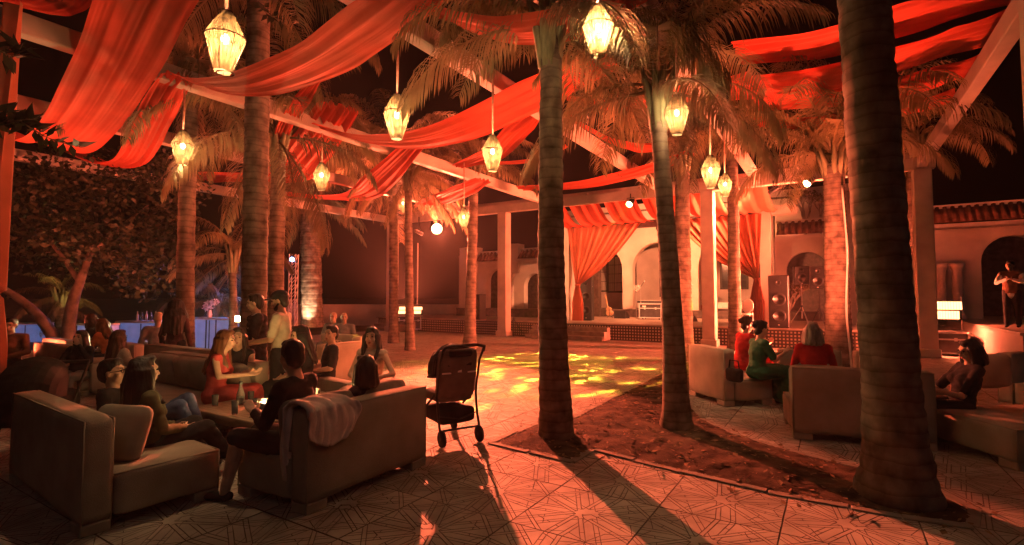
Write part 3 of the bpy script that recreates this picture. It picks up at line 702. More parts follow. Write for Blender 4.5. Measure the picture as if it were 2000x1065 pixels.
# leafy twigs at the left edge
def twig(px, label, seed, n=26):
    rnd = random.Random(seed); pts = crom([D(*p) for p in px], 20); base = pts[0].copy(); root = empty('leafy_twig', base, 0, label, 'twig'); mb = MB()
    mb.path([p - base for p in pts], [.012 * (1 - .7 * i / 20) for i in range(21)], 5); mb.build('stem', M['bark'], root); lf = MB()
    for k in range(n):
        i = 2 + int(18 * k / n); p = pts[i] - base; t = (pts[i] - pts[i - 1]).normalized(); s = 1 if k % 2 else -1
        d = (t * rnd.uniform(.2, .8) + t.orthogonal() * s * rnd.uniform(.4, 1) + Vector((0, 0, rnd.uniform(-.6, .7)))).normalized(); l = rnd.uniform(.14, .24); b = d.orthogonal().normalized() * l * .16
        lf.add([p, p + d * l * .4 + b, p + d * l, p + d * l * .4 - b], [(0, 1, 2, 3)])
    lf.build('leaves', M['leaf'], root); return root
twig([(-30, 215, 5.2), (20, 225, 5.2), (60, 250, 5.2), (100, 272, 5.3), (165, 290, 5.4)], 'dark leafy twig crossing the foot of the broad left drape', 1, 44)
twig([(-30, 95, 5.2), (0, 100, 5.2), (28, 110, 5.3), (45, 85, 5.3)], 'dark leaf spray against the left edge curtain', 2, 26)
twig([(-30, 250, 5.0), (10, 240, 5.1), (40, 235, 5.1), (75, 232, 5.2)], 'lower dark leaf spray at the left edge', 3, 34)
twig([(470, -60, 7.5), (500, -10, 7.5), (520, 25, 7.4), (560, 45, 7.4)], 'leafy sprig above the longest drape', 4, 40)
# creeper hanging behind the stout palm
# ================================================================== lanterns
def lantern_meshes():
    rnd = random.Random(4); sh = MB(); R0 = .175; n = 66
    prof = [(.05, .30), (.115, .19), (R0, .05), (.125, -.14), (.075, -.30)]
    for k in range(n):
        a = 2 * math.pi * k / n + rnd.uniform(-.02, .02); w = rnd.uniform(.0032, .0062); pr = None
        for i, (r, z) in enumerate(prof):
            rr = r * rnd.uniform(.975, 1.02); b = a + rnd.uniform(-.025, .025); c = Vector((rr * math.cos(b), rr * math.sin(b), z)); t = Vector((-math.sin(b), math.cos(b), 0)) * w * (.75 + r / R0 * .5)
            row = [c - t, c + t]
            if pr: sh.add(pr + row, [(0, 1, 3, 2)])
            pr = row
    rings = [MB().path([Vector((r * math.cos(t / 20 * 6.2832), r * math.sin(t / 20 * 6.2832), z)) for t in range(21)], .006, 5) for r, z in ((.052, .30), (R0 + .003, .05), (.077, -.30))]
    return sh.mesh('woven_shade', M['straw']), [q.mesh('ring', M['straw'], True) for q in rings], MB().ell((0, 0, .03), (.036, .036, .05)).mesh('bulb', M['bulb'], True)
SHADE, RINGS, BULB = lantern_meshes()
M['cordcloth'] = mat('wrapped_cord', (.5, .25, .17), .9, .2, 20, .3, 90)
def lantern(px, py, u, label, power=9, tilt=0, top=None, s=1.0, d=None):
    q = ray(px, py); d = d or u / (A.x * (px - 1000) / F + A.y); c = D(px, py, d)
    root = empty('hanging_lantern', c, 0, label, 'lantern', 'woven lanterns'); root.scale = (s, s, s)
    o = inst('woven_shade', SHADE, root, rot=(tilt, 0, random.uniform(0, 6)))
    for m_ in RINGS: inst('ring', m_, root, rot=(tilt, 0, 0))
    inst('bulb', BULB, root)
    h = (top or BZ - .15) - c.z
    if h > .35: MB().path([(0, 0, .29), (.004, 0, .29 + (h / s - .29) * .5), (0, 0, h / s)], [.014, .018, .016], 8).build('cord', M['cordcloth'], root, smooth=True)
    l = lamp('lantern_light', 'POINT', None, (0, 0, -.02), power, (1, .60, .28), radius=.05); l.parent = root
    return root
LN = [lantern(440, 83, -4.9, 'largest woven lantern, hanging over the longest drape at top left', 20, .06),
      lantern(1168, 60, -1.95, 'brightest woven lantern beside the crown of the central palm', 34, s=.76, d=4.45),
      lantern(775, 229, -4.9, 'woven lantern on a long cord left of centre', 20),
      lantern(357, 289, -9.4, 'leftmost woven lantern, in front of the rim lit palm', 13),
      lantern(1322, 225, -1.95, 'woven lantern against the slim leaning palm', 10, s=.80, d=6.1),
      lantern(962, 300, -4.9, 'woven lantern just left of the central trunk', 12, s=.85, d=7.2),
      lantern(1388, 336, -1.95, 'woven lantern in front of the second pergola column', 13, s=.84, d=7.9),
      lantern(628, 345, -9.4, 'small yellowish woven lantern below the falling left drape', 12),
      lantern(906, 426, -9.4, 'woven lantern right of the red spotlight', 12, s=.9, d=13.6),
      lantern(787, 399, -13.3, 'farthest woven lantern in the fronds above the floodlights', 10),
      lantern(1416, 362, -1.95, 'woven lantern half hidden by the slender palm', 12, s=.8, d=10.6)]

# ================================================================== stage lighting
def par_can(loc, target, label, lens, r=.13, hang=.9, name='spotlight'):
    root = empty(name, loc, 0, label, 'spotlight'); q = (Vector(target) - Vector(loc)).to_track_quat('-Z', 'Y').to_matrix()
    mb = MB(); mb.lathe([(r * .5, .30), (r * .82, .26), (r * .95, .08), (r, 0), (r, -.06), (r * .93, -.06)], 18, axis=q); mb.build('housing', M['blackmetal'], root, smooth=True)
    MB().lathe([(r * .90, -.063), (r * .6, -.068), (.005, -.072)], 18, axis=q).build('lens', lens, root)
    y = MB(); y.path([q @ Vector((r * 1.1, 0, .1)), q @ Vector((r * 1.1, 0, .1)) + Vector((0, 0, r * 1.4)), q @ Vector((-r * 1.1, 0, .1)) + Vector((0, 0, r * 1.4)), q @ Vector((-r * 1.1, 0, .1))], .012, 5)
    y.tube(q @ Vector((0, 0, .1)) + Vector((0, 0, r * 1.4)), q @ Vector((0, 0, .1)) + Vector((0, 0, hang)), .018); y.build('yoke', M['blackmetal'], root)
    return root
RED = (1, .15, .066)
kp = D(853, 447, 20.2)
key = par_can(kp, (.3, 4, 1.4), 'glowing red spotlight hanging from a beam left of the first column', M['lens_red'], .22, 1.0)
lamp('spot_light', 'SPOT', key, kp + (Vector((.3, 4, 1)) - kp).normalized() * .12, 5300, RED, (.9, 3.0, 1.7), 48, 1.0, .10)
# gobo projectors on the front beam
def gobo(l, scale, seed, thr=.50):
    d = l.data; d.use_nodes = True; n = d.node_tree; N = n.nodes; L = n.links; e = N['Emission']
    tc = N.new('ShaderNodeTexCoord'); sp = N.new('ShaderNodeSeparateXYZ'); L.new(tc.outputs['Normal'], sp.inputs[0])
    dx = N.new('ShaderNodeMath'); dx.operation = 'DIVIDE'; L.new(sp.outputs[0], dx.inputs[0]); L.new(sp.outputs[2], dx.inputs[1])
    dy = N.new('ShaderNodeMath'); dy.operation = 'DIVIDE'; L.new(sp.outputs[1], dy.inputs[0]); L.new(sp.outputs[2], dy.inputs[1])
    cb = N.new('ShaderNodeCombineXYZ'); L.new(dx.outputs[0], cb.inputs[0]); L.new(dy.outputs[0], cb.inputs[1]); cb.inputs[2].default_value = seed
    vo = N.new('ShaderNodeTexVoronoi'); vo.feature = 'F1'; vo.inputs['Scale'].default_value = scale; L.new(cb.outputs[0], vo.inputs['Vector'])
    r1 = N.new('ShaderNodeMapRange'); r1.inputs[1].default_value = .42; r1.inputs[2].default_value = .22; L.new(vo.outputs['Distance'], r1.inputs[0])
    nz = N.new('ShaderNodeTexNoise'); nz.inputs['Scale'].default_value = scale * .20; nz.inputs['Detail'].default_value = 1; L.new(cb.outputs[0], nz.inputs['Vector'])
    r2 = N.new('ShaderNodeMapRange'); r2.inputs[1].default_value = thr; r2.inputs[2].default_value = thr + .10; L.new(nz.outputs['Fac'], r2.inputs[0])
    mu = N.new('ShaderNodeMath'); mu.operation = 'MULTIPLY'; L.new(r1.outputs[0], mu.inputs[0]); L.new(r2.outputs[0], mu.inputs[1])
    ad = N.new('ShaderNodeMath'); ad.operation = 'MULTIPLY_ADD'; L.new(mu.outputs[0], ad.inputs[0]); ad.inputs[1].default_value = 1.0; ad.inputs[2].default_value = .022
    L.new(ad.outputs[0], e.inputs['Strength'])
YEL = (1, .60, .05)
for px, py, d, tgt, pw, lab, sc_, sd in ((1230, 398, 18.4, (.0, 12.4, 0), 5600, 'yellow pattern projector under the front beam', 26, 1.0),
                                  (1578, 357, 15.4, (1.6, 11.8, 0), 4600, 'bright white pattern projector at the right of the front beam', 24, 4.0)):
    p = D(px, py, d); r_ = par_can(p, tgt, lab, M['lens_yellow'] if px < 1400 else M['lens_warm'], .12, .32, 'pattern_projector')
    t = Vector(tgt); l = lamp('pattern_light', 'SPOT', r_, p + (t - p).normalized() * .14, pw, YEL, t, 34, .3, .03); gobo(l, sc_, sd, .45)
sw_ = Y(-5.9, 20.75, 4.35); r_ = par_can(sw_, Y(-6.4, 27, 2.2), 'assumed unseen stage wash lamp hanging behind the curtain header', M['lens_warm'], .10, .25)  # added lamp, not seen, assumed from the brightly lit stage wall
lamp('stage_wash', 'SPOT', r_, sw_ + B * .14 + Vector((0, 0, -.06)), 460, (1, .27, .11), Y(-6.4, 27, 2.2), 135, .8, .1)
sw_ = D(1505, 375, 16.0); r_ = par_can(sw_, (3.2, 24, 1), 'small greenish stage lamp beside the bright projector', M['lens_yellow'], .07, .3)
lamp('stage_wash', 'SPOT', r_, sw_ + Vector((-.1, .12, -.06)), 800, (1, .30, .13), (.5, 27, 1.5), 72, 1, .08)
sw_ = D(822, 456, 16.5); r_ = par_can(sw_, (3, 26, 1), 'tiny yellow lamp left of the red spotlight', M['lens_yellow'], .06, .5)
lamp('stage_wash', 'SPOT', r_, sw_ + Vector((.12, .1, -.06)), 420, (1, .30, .13), (6.8, 25, 2.4), 44, .7, .08)
# led floods on flight cases
M['casepanel'] = mat('case_panel', (.035, .03, .028), .55, .25, 6, .1, 90)
def flight_case(name, loc, rz, w, h, dp, label):
    root = empty(name, loc, rz, label, 'flight case'); MB().rbox((0, 0, h / 2 + .09), (w, dp, h), .01, None, 1).build('panel', M['casepanel'], root)
    e = MB()
    for sx in (-1, 1):
        for sy in (-1, 1):
            e.box((sx * w / 2, sy * dp / 2, h / 2 + .09), (.045, .045, h + .02))
    for sz in (.09, h + .09, h * .68 + .09):
        for sy in (-1, 1): e.box((0, sy * dp / 2, sz), (w - .05, .04, .04))
        for sx in (-1, 1): e.box((sx * w / 2, 0, sz), (.04, dp - .05, .04))
    e.build('edge_trim', M['chrome'], root)
    for sx in (-1, 1):
        for sy in (-1, 1): MB().ell((sx * w / 2, sy * dp / 2, h + .09), (.04, .04, .04), 8, 6).build('corner_ball', M['chrome'], root, smooth=True)
        for sy in (-1, 1):
            MB().lathe([(.01, -.02), (.045, -.02), (.045, .02), (.01, .02)], 12, (sx * (w / 2 - .12), sy * (dp / 2 - .1), .045), axis=Matrix.Rotation(R(90), 3, 'Y')).build('castor', M['rubber'], root)
    MB().box((-w * .28, -dp / 2 - .004, h * .82 + .09), (w * .17, .006, h * .10)).build('paper_label', M['white'], root)
    for sx in (-.5, .5): MB().box((sx * w * .5, -dp / 2 - .012, h * .68 + .09), (.07, .02, .09)).build('latch', M['chrome'], root)
    return root
def led_bar(name, loc, rz, w, rows, label, tilt=(8, -14), h=.17, z0=.14):
    root = empty(name, loc, rz, label, 'floodlight')
    for k in range(rows):
        z = z0 + k * (h + .015); rot = Matrix.Rotation(R(tilt[k % 2]), 3, 'X')
        off = Vector((.012 if k == 0 else .045, 0, 0)) - Vector((.03, 0, 0)) * (k == 0)
        b = MB().rbox(Vector((0, .07, z)) + off, (w, .12, h), .01, rot, 1).build('housing', M['blackmetal'], root)
        n = max(2, int(w / .06))
        pn = MB(); pn.box(Vector((0, .005, z)) + off, (w * .97, .012, h * .90), rot); pn.build('led_panel', M['led'], b)
        gr = MB()
        for i in range(1, n): gr.box(Vector((-w * .485 + w * .97 * i / n, -.004, z)) + off, (.006, .008, h * .9), rot)
        gr.build('led_divider', M['blackmetal'], b)
    st = MB()
    for sx in (-1, 1): st.box((sx * (w / 2 + .02), .08, z0 / 2 + h * rows / 2), (.02, .05, z0 + h * rows))
    st.box((0, .08, .02), (w + .06, .16, .035)); st.build('stand_bracket', M['blackmetal'], root); return root
c1 = G(1838, 694); rz1 = R(-30)
flight_case('flight_case', c1, rz1, 1.12, .56, .6, 'black flight case under the bright red floodlight at right')
led_bar('floodlight', c1 + Vector((0, 0, .66)), R(-36), .92, 2, 'bright red double LED floodlight on the right flight case', h=.25, z0=.48)
p = c1 + Vector((-.2, -.26, 1.27)); led1 = bpy.data.objects['floodlight']
lamp('flood_light', 'SPOT', led1, p, 3800, RED, p + Vector((-9.5, -6.0, 4.4)), 104, .9, .3)
for loc_, rz_, tg_, pw_, sz_, lab_ in ((Vector((-9.7, 9.3, 0)), R(60), (2.0, .6, 4.6), 210, 120, 'assumed unseen red LED floodlight on the ground left of the seating'), (Vector((5.75, 8.75, 0)), R(-60), (-3.2, -.6, 4.2), 600, 140, 'assumed unseen red LED floodlight on the ground behind the big dark trunk')):  # two unseen floodlights, assumed from the red light on drapes and fronds
    f_ = led_bar('floodlight', loc_, rz_, .46, 1, lab_, (-38, -38)); lamp('flood_light', 'SPOT', f_, loc_ + Vector((0, 0, .34)), pw_, RED, loc_ + Vector(tg_), sz_, .8, .15)
lamp('flood_spill', 'POINT', led1, p + Vector((-.12, -.2, 0)), 170, RED, radius=.22)      # the wide spill of the same lamp
c2 = G(800, 646); rz2 = R(0)
for sx in (-.32, .32):
    fc = flight_case('flight_case', c2 + Vector((sx * 1.05, 0, 0)), rz2, .5, .62, .5, 'small flight case %s of the thin palm under red lamps' % ('left' if sx < 0 else 'right'))
    fl = led_bar('floodlight', c2 + Vector((sx * 1.05, 0, .76)), rz2, .46, 2, 'pair of stacked red lamps %s of the thin palm' % ('left' if sx < 0 else 'right'), (6, 6))
    q = c2 + Vector((sx * 1.05, -.25, 1.1))
    lamp('flood_light', 'SPOT', fl, q, 2200, RED, q + Vector((1.2, -10, 8)), 76, .9, .2)
for sx in (-.18, .2):
    pl = MB(); pl.tube((0, 0, 0), (0, 0, 4.4), .03); pl.lathe([(.28, 0), (.28, .03), (.05, .05)], 14)
    o = pl.build('light_pole', M['white']); o.location = c2 + Vector((sx, .9, 0)); tag(o, 'thin pale light pole behind the thin palm, %s one' % ('left' if sx < 0 else 'right'), 'pole')
# small garden floodlight, uplights and the blue lit bar
gl = D(467, 623, 14.5); gr_ = empty('garden_floodlight', (gl.x, gl.y, 0), 0, 'small square yellow garden floodlight behind the jacketed man', 'floodlight')
MB().rbox((0, .05, gl.z), (.26, .1, .2), .015, None, 1).build('housing', M['blackmetal'], gr_); MB().box((0, -.004, gl.z), (.22, .01, .15)).build('lens', M['flame'], gr_); MB().tube((0, .06, 0), (0, .06, gl.z - .1), .02).build('post', M['blackmetal'], gr_)
lamp('garden_light', 'SPOT', gr_, Vector((gl.x, gl.y - .05, gl.z)), 120, (1, .7, .3), gl + Vector((.6, -4, -.4)), 120, .6, .05)
def uplight(loc, tgt, pw, col, label, m_):
    r_ = empty('garden_uplight', loc, 0, label, 'uplight'); q = (Vector(tgt) - Vector(loc)).to_track_quat('Z', 'Y').to_matrix()
    MB().lathe([(.04, 0), (.06, .02), (.07, .12), (.07, .16), (.06, .16)], 12, axis=q).build('housing', M['blackmetal'], r_, smooth=True); MB().lathe([(.058, .163), (.002, .166)], 12, axis=q).build('lens', m_, r_)
    lamp('uplight_light', 'SPOT', r_, Vector(loc) + q @ Vector((0, 0, .2)), pw, col, tgt, 80, .7, .05)
q = D(606, 600, 24); uplight(Vector((q.x + .1, 22.9, 0)), (q.x, 23.9, 3.4), 110, (1, .62, .38), 'uplight at the foot of the shaggy scaly palm', M['flame'])
q = D(120, 650, 16); uplight(Vector((q.x, 15.9, .0)), (q.x + .1, 17, 3.2), 35, (1, .6, .18), 'golden uplight at the foot of the small palm', M['flame'])
# ================================================================== furniture
def lump(o, amt=.006, sc=5, seed=0):
    for v in o.data.vertices: v.co += Vector((noise.noise(v.co * sc + Vector((seed, 0, 0))), noise.noise(v.co * sc + Vector((0, seed + 7, 0))), noise.noise(v.co * sc + Vector((3, 0, seed))))) * amt
    return o
def soft_box(sz, r, cuts=6, puff=0.0, seed=0, amt=.006):
    """upholstered block: bevelled, subdivided and slightly uneven"""
    bm = bmesh.new(); bmesh.ops.create_cube(bm, size=1)
    for v in bm.verts: v.co = Vector((v.co.x * sz[0], v.co.y * sz[1], v.co.z * sz[2]))
    bmesh.ops.subdivide_edges(bm, edges=bm.edges[:], cuts=cuts, use_grid_fill=True)
    hx, hy, hz = sz[0] / 2, sz[1] / 2, sz[2] / 2
    for v in bm.verts:
        c = Vector((max(-hx + r, min(hx - r, v.co.x)), max(-hy + r, min(hy - r, v.co.y)), max(-hz + r, min(hz - r, v.co.z))))
        d = v.co - c
        if d.length > 1e-6: v.co = c + d.normalized() * min(d.length, r)
        if puff:
            k = (1 - (v.co.x / hx) ** 2) * (1 - (v.co.z / hz) ** 2); v.co.y += math.copysign(puff * max(0, k), v.co.y)
        v.co += Vector((noise.noise(v.co * 4 + Vector((seed, 0, 0))), noise.noise(v.co * 4 + Vector((0, seed, 5))), noise.noise(v.co * 4 + Vector((9, 0, seed))))) * amt
    me = bpy.data.meshes.new('soft'); bm.to_mesh(me); bm.free(); me.polygons.foreach_set('use_smooth', [True] * len(me.polygons)); return me
def soft(name, c, sz, r, m_, par, rot=(0, 0, 0), **k):
    me = soft_box(sz, r, **k); me.materials.append(m_); return inst(name, me, par, c, rot)
def sofa(loc, rz, L, Dp, label, m_='sofa', back=.78, seat=.40, arms='', cush=(), backcush=0, seed=0, bt=.20, name='lounge_sofa'):
    """block sofa; local +y is where the sitter looks, x along its back, origin at middle of the back on the floor"""
    root = empty(name, loc, rz, label, 'sofa', 'block lounge sofas'); mm = M[m_]
    soft('seat_base', (0, Dp / 2 + bt / 2, seat / 2 + .035), (L, Dp - bt - .004, seat - .07), .045, mm, root, cuts=10, seed=seed, amt=.008)
    soft('backrest', (0, bt / 2, back / 2 + .035), (L, bt, back - .07), .05, mm, root, cuts=10, seed=seed + 1, amt=.008)
    if 'l' in arms: soft('armrest', (-L / 2 - .075, Dp / 2, .29), (.146, Dp, .5), .04, mm, root, seed=seed + 2)
    if 'r' in arms: soft('armrest', (L / 2 + .075, Dp / 2, .29), (.146, Dp, .5), .04, mm, root, seed=seed + 3)
    for sx in (-1, 1):
        for y in (.1, Dp - .1): MB().rbox((sx * (L / 2 - .11), y, .04), (.2, .18, .078), .008, None, 1).build('foot', mm, root)
    pm = MB(); e_ = .016; hx = L / 2 - e_; zt = back - e_; zs = seat - e_
    for y in (e_, bt - e_): pm.path([(-hx, y, .07), (-hx, y, zt), (hx, y, zt), (hx, y, .07)], .0075, 5)
    pm.path([(-hx, Dp - e_ + .002, .07), (-hx, Dp - e_ + .002, zs), (hx, Dp - e_ + .002, zs), (hx, Dp - e_ + .002, .07)], .0075, 5); pm.path([(-hx, bt, zs), (-hx, Dp - e_, zs)], .0075, 5); pm.path([(hx, bt, zs), (hx, Dp - e_, zs)], .0075, 5)
    pm.build('piping', mm, root, smooth=True)
    for k in range(backcush): soft('back_cushion', (-L / 2 + L * (k + .5) / backcush, bt + .10, seat + .22), (L / backcush - .02, .17, .42), .07, M['cushion'] if m_ == 'sofa' else mm, root, (R(-12), 0, R(random.uniform(-3, 3))), puff=.03, seed=seed + k)
    return root
def cushion(loc, rot, label, m_='cushion', sz=(.50, .17, .46), seed=0):
    me = soft_box(sz, .075, 8, .035, seed, .012); me.materials.append(M[m_]); o = inst('throw_cushion', me, None, loc, rot); return tag(o, label, 'cushion')
AZ = YA                      # furniture stands square to the yard
n1 = G(597, 1011); e1 = G(835, 908); back_mid = (n1 + e1) / 2; L1 = (e1 - n1).length
rzs1 = math.atan2((e1 - n1).y, (e1 - n1).x)      # along the back, away from us
S1 = sofa(back_mid, rzs1, L1, .90, 'taupe two seat sofa seen from behind with a throw over its corner', back=.78, seed=3, backcush=2)
n0 = G(152, 1056); 
r0 = math.atan2(1.05, -1.5)
p0 = n0 + Vector((math.cos(r0), math.sin(r0), 0)) * .95
S0 = sofa(p0, r0 + math.pi, 1.9, .93, 'dark taupe chaise sofa in the near left corner', back=.80, seed=9)
ax = Vector((math.cos(r0 + math.pi), math.sin(r0 + math.pi), 0)); ay = Vector((-ax.y, ax.x, 0))
def on0(x, y, z): return p0 + ax * x + ay * y + Vector((0, 0, z))
cushion(on0(.60, .33, .60), (R(-18), R(4), r0 + math.pi + R(38)), 'grey cushion standing at the end of the near left chaise', sz=(.40, .15, .42), seed=4)
# second seating beyond the table
S2p = Vector((-4.15, 7.25, 0)); S2 = sofa(S2p, YA + math.pi, 2.5, .95, 'taupe sofa with grey back cushions beyond the candle table', back=.84, backcush=3, seed=12)
S3 = sofa(Vector((-1.55, 6.75, 0)), YA + math.pi + R(-48), 1.05, .9, 'low taupe seat under the woman with the drink', back=.62, seed=15, name='lounge_armchair')
S3b = sofa(Vector((-2.45, 7.15, 0)), YA + math.pi + R(-10), 1.3, .9, 'taupe seat hidden behind the woman in profile', back=.55, seed=16)
S4 = sofa(Vector((-5.1, 8.0, 0)), YA, 2.7, .95, 'taupe sofa back to back with the cushioned one, facing the garden', back=.86, seed=18)
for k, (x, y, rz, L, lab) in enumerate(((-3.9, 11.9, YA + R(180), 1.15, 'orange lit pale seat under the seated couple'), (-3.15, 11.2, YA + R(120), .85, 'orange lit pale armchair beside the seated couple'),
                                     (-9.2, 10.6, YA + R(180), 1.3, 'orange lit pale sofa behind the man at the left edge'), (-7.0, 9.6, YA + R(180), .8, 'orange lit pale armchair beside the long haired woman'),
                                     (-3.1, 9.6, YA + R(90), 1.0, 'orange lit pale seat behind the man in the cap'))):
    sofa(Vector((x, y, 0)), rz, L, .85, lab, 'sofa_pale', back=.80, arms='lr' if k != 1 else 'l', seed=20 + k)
S9l = sofa(Vector((-8.0, 9.3, 0)), YA + R(180), 2.2, .9, 'dull brown sofa under the man at the left edge', back=.8, seed=28)
# right hand seating
a7, b7 = G(1548, 858), G(1835, 884); m7 = (a7 + b7) / 2; r7 = math.atan2((b7 - a7).y, (b7 - a7).x)
S7 = sofa(m7, r7, (b7 - a7).length, .95, 'large dark sofa seen from behind, beside the big trunk', back=.84, seed=31, backcush=2)
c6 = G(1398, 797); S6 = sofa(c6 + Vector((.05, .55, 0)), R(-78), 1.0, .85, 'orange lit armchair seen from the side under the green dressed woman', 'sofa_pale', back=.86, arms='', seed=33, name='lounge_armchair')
S8 = sofa(Vector((6.75, 5.55, 0)), R(92), 1.15, 2.0, 'dark sofa at the right edge under the woman with the phone', back=.75, seed=35)
cushion(Vector((5.62, 5.3, .62)), (R(-16), 0, R(80)), 'brown cushion at the right edge behind the woman with the phone', seed=7)
cushion(Vector((6.35, 6.9, .66)), (R(-14), R(8), R(160)), 'bright orange lit cushion beside the woman with the phone', 'sofa_pale', seed=8)
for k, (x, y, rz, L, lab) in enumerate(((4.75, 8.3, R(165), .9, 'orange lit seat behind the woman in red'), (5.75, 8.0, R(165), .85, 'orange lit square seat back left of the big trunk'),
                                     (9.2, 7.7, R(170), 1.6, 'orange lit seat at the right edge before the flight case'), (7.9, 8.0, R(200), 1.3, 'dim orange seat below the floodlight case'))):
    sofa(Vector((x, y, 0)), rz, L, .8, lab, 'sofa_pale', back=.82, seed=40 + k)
# throw over the corner of the near sofa
def throw():
    axs = (e1 - n1).normalized(); ays = Vector((-axs.y, axs.x, 0)); vs = []; fs = []; nu, nv = 34, 26
    o0 = n1 + axs * .02
    for i in range(nu + 1):
        for j in range(nv + 1):
            s = i / nu * 1.15 - .52     # across the back: negative falls over the seat side front end
            t = j / nv                   # along the back
            w = .40 + .10 * math.sin(s * 5)
            x = -.04 + t * w + .06 * noise.noise(Vector((s * 3, t * 2, 1)))
            fold = .022 * math.sin(t * 17 + s * 3) + .014 * math.sin(t * 31 - s * 6)
            if s < -.10: p = o0 + axs * (x * (.55 + .2 * t) - .03) + ays * (.235 + .04 * t + fold) + Vector((0, 0, .80 - (-.10 - s) * 1.35))
            elif s < .12: p = o0 + axs * x + ays * (.23 - (s + .10) / .22 * .26) + Vector((0, 0, .812 + .02 * math.sin((s + .1) / .22 * 3.14) + fold * .6))
            else: p = o0 + axs * x + ays * (-.035 - abs(fold) * .9) + Vector((0, 0, .80 - (s - .12) * (.42 + .18 * math.sin(t * 3.1))))
            vs.append(p - n1)
    for i in range(nu):
        for j in range(nv): a = i * (nv + 1) + j; fs.append((a, a + 1, a + nv + 2, a + nv + 1))
    o = MB().add(vs, fs).build('throw_blanket', M['throw'], smooth=True); o.location = n1
    m_ = o.modifiers.new('t', 'SOLIDIFY'); m_.thickness = .012; return tag(o, 'pale pink jacket draped over the near sofa corner', 'blanket')
throw()
# ---------------------------------------------------------------- low table with candles and glasses
TB = Vector((-2.75, 5.55, 0)); trz = YA
tbl = empty('coffee_table', TB, trz, 'low wooden table with candles among the left group', 'table')
MB().rbox((0, 0, .43), (1.35, .72, .05), .012).build('table_top', M['wood'], tbl)
for sx in (-1, 1):
    for sy in (-1, 1): MB().rbox((sx * .6, sy * .29, .2), (.07, .07, .408), .008, None, 1).build('leg', M['wood'], tbl)
MB().rbox((0, 0, .365), (1.2, .58, .07), .006, None, 1).build('apron', M['wood'], tbl)
M['glass'] = bpy.data.materials.new('clear_glass'); M['glass'].use_nodes = True
_b = M['glass'].node_tree.nodes['Principled BSDF']; _b.inputs['Transmission Weight'].default_value = .92; _b.inputs['Roughness'].default_value = .05; _b.inputs['Base Color'].default_value = (.95, .95, .92, 1); _b.inputs['IOR'].default_value = 1.45
M['drink'] = mat('amber_drink', (.45, .16, .05), .3, .1, 5); M['reddrink'] = mat('red_drink', (.4, .02, .03), .3, .1, 5); M['wax'] = mat('wax', (.8, .72, .6), .6, .05, 5, trans=.4)
M['greens'] = mat('table_greens', (.05, .075, .025), .6, .4, 9)
rotT = Matrix.Rotation(trz, 3, 'Z')
def tp(x, y, z=.455): return TB + rotT @ Vector((x, y, z))
def glass(p, h, r, label, fill=None, stem=False):
    root = empty('drinking_glass' if not stem else 'stem_glass', p, 0, label, 'glass')
    prof = [(r * .8, 0), (r * .85, .004), (r, h), (r * .95, h), (r * .8, .01)] if not stem else [(r * .8, 0), (r * .75, .005), (.006, .01), (.006, h * .45), (r, h * .75), (r * .9, h), (r * .87, h), (r * .93, h * .75), (.01, h * .5)]
    MB().lathe(prof, 14).build('bowl', M['glass'], root, smooth=True)
    if fill: MB().lathe([(r * .72, .012), (r * .86, h * .6), (.001, h * .6)] if not stem else [(.012, h * .52), (r * .86, h * .74), (.001, h * .745)], 12).build('drink', M[fill], root, smooth=True)
    return root
glass(tp(-.50, -.16), .12, .035, 'plain tumbler at the left end of the candle table')
glass(tp(-.42, .20), .11, .035, 'tumbler behind the glass carafe', 'drink'); glass(tp(.35, -.24), .18, .045, 'stem glass of red drink at the table end nearest us', 'reddrink', True); glass(tp(-.05, .26), .2, .04, 'stem glass before the woman in pink', None, True)
glass(tp(.08, -.27), .14, .033, 'tall tumbler at the near edge of the candle table', 'drink'); glass(tp(.55, -.05), .12, .036, 'tumbler at the right end of the candle table', 'drink')
def bottle(p, label, h=.26, r=.042):
    b = empty('glass_carafe', p, 0, label, 'carafe'); MB().lathe([(r, 0), (r * 1.05, .02), (r, h * .45), (r * .5, h * .7), (r * .36, h * .8), (r * .42, h), (r * .36, h), (r * .3, h * .8), (r * .9, h * .4), (r * .9, .01)], 16).build('body', M['glass'], b, smooth=True)
    MB().lathe([(r * .88, .012), (r * .88, h * .35), (.001, h * .35)], 12).build('water', M['glass'], b, smooth=True)
bottle(tp(-.32, .02), 'clear glass carafe on the candle table')
def candle(p, label, h=.07, pw=2.2, tall=False):
    c = empty('candle', p, 0, label, 'candle'); MB().lathe([(.034, 0), (.036, h + .03), (.033, h + .03), (.031, .004)], 14).build('glass_cup', M['glass'], c, smooth=True)
    MB().lathe([(.028, .004), (.028, h * .6), (.001, h * .6)], 12).build('wax', M['wax'], c, smooth=True); MB().ell((0, 0, h * .6 + .025), (.008, .008, .022), 8, 6).build('flame', M['flame'], c, smooth=True)
    l = lamp('candle_light', 'POINT', None, (0, 0, h * .6 + .05), pw, (1, .55, .18), radius=.015); l.parent = c
candle(tp(.08, .05), 'left candle burning in a cup on the table'); candle(tp(.20, -.04), 'right candle burning in a cup on the table'); candle(tp(.13, .16), 'rear candle burning in a cup on the table'); candle(tp(.50, .12), 'candle burning beside the white menu card')
pg = empty('flower_pot', tp(.22, .22), 0, 'small pot of greenery behind the candles', 'plant'); MB().lathe([(.05, 0), (.07, .1), (.06, .1), (.05, .02)], 12).build('pot', M['kerb'], pg, smooth=True); leaf_cloud([(Vector((0, 0, .15)), .09), (Vector((.07, .03, .13)), .06), (Vector((-.07, 0, .12)), .06)], 9000, 1, .04, 2).build('leaves', M['greens'], pg)
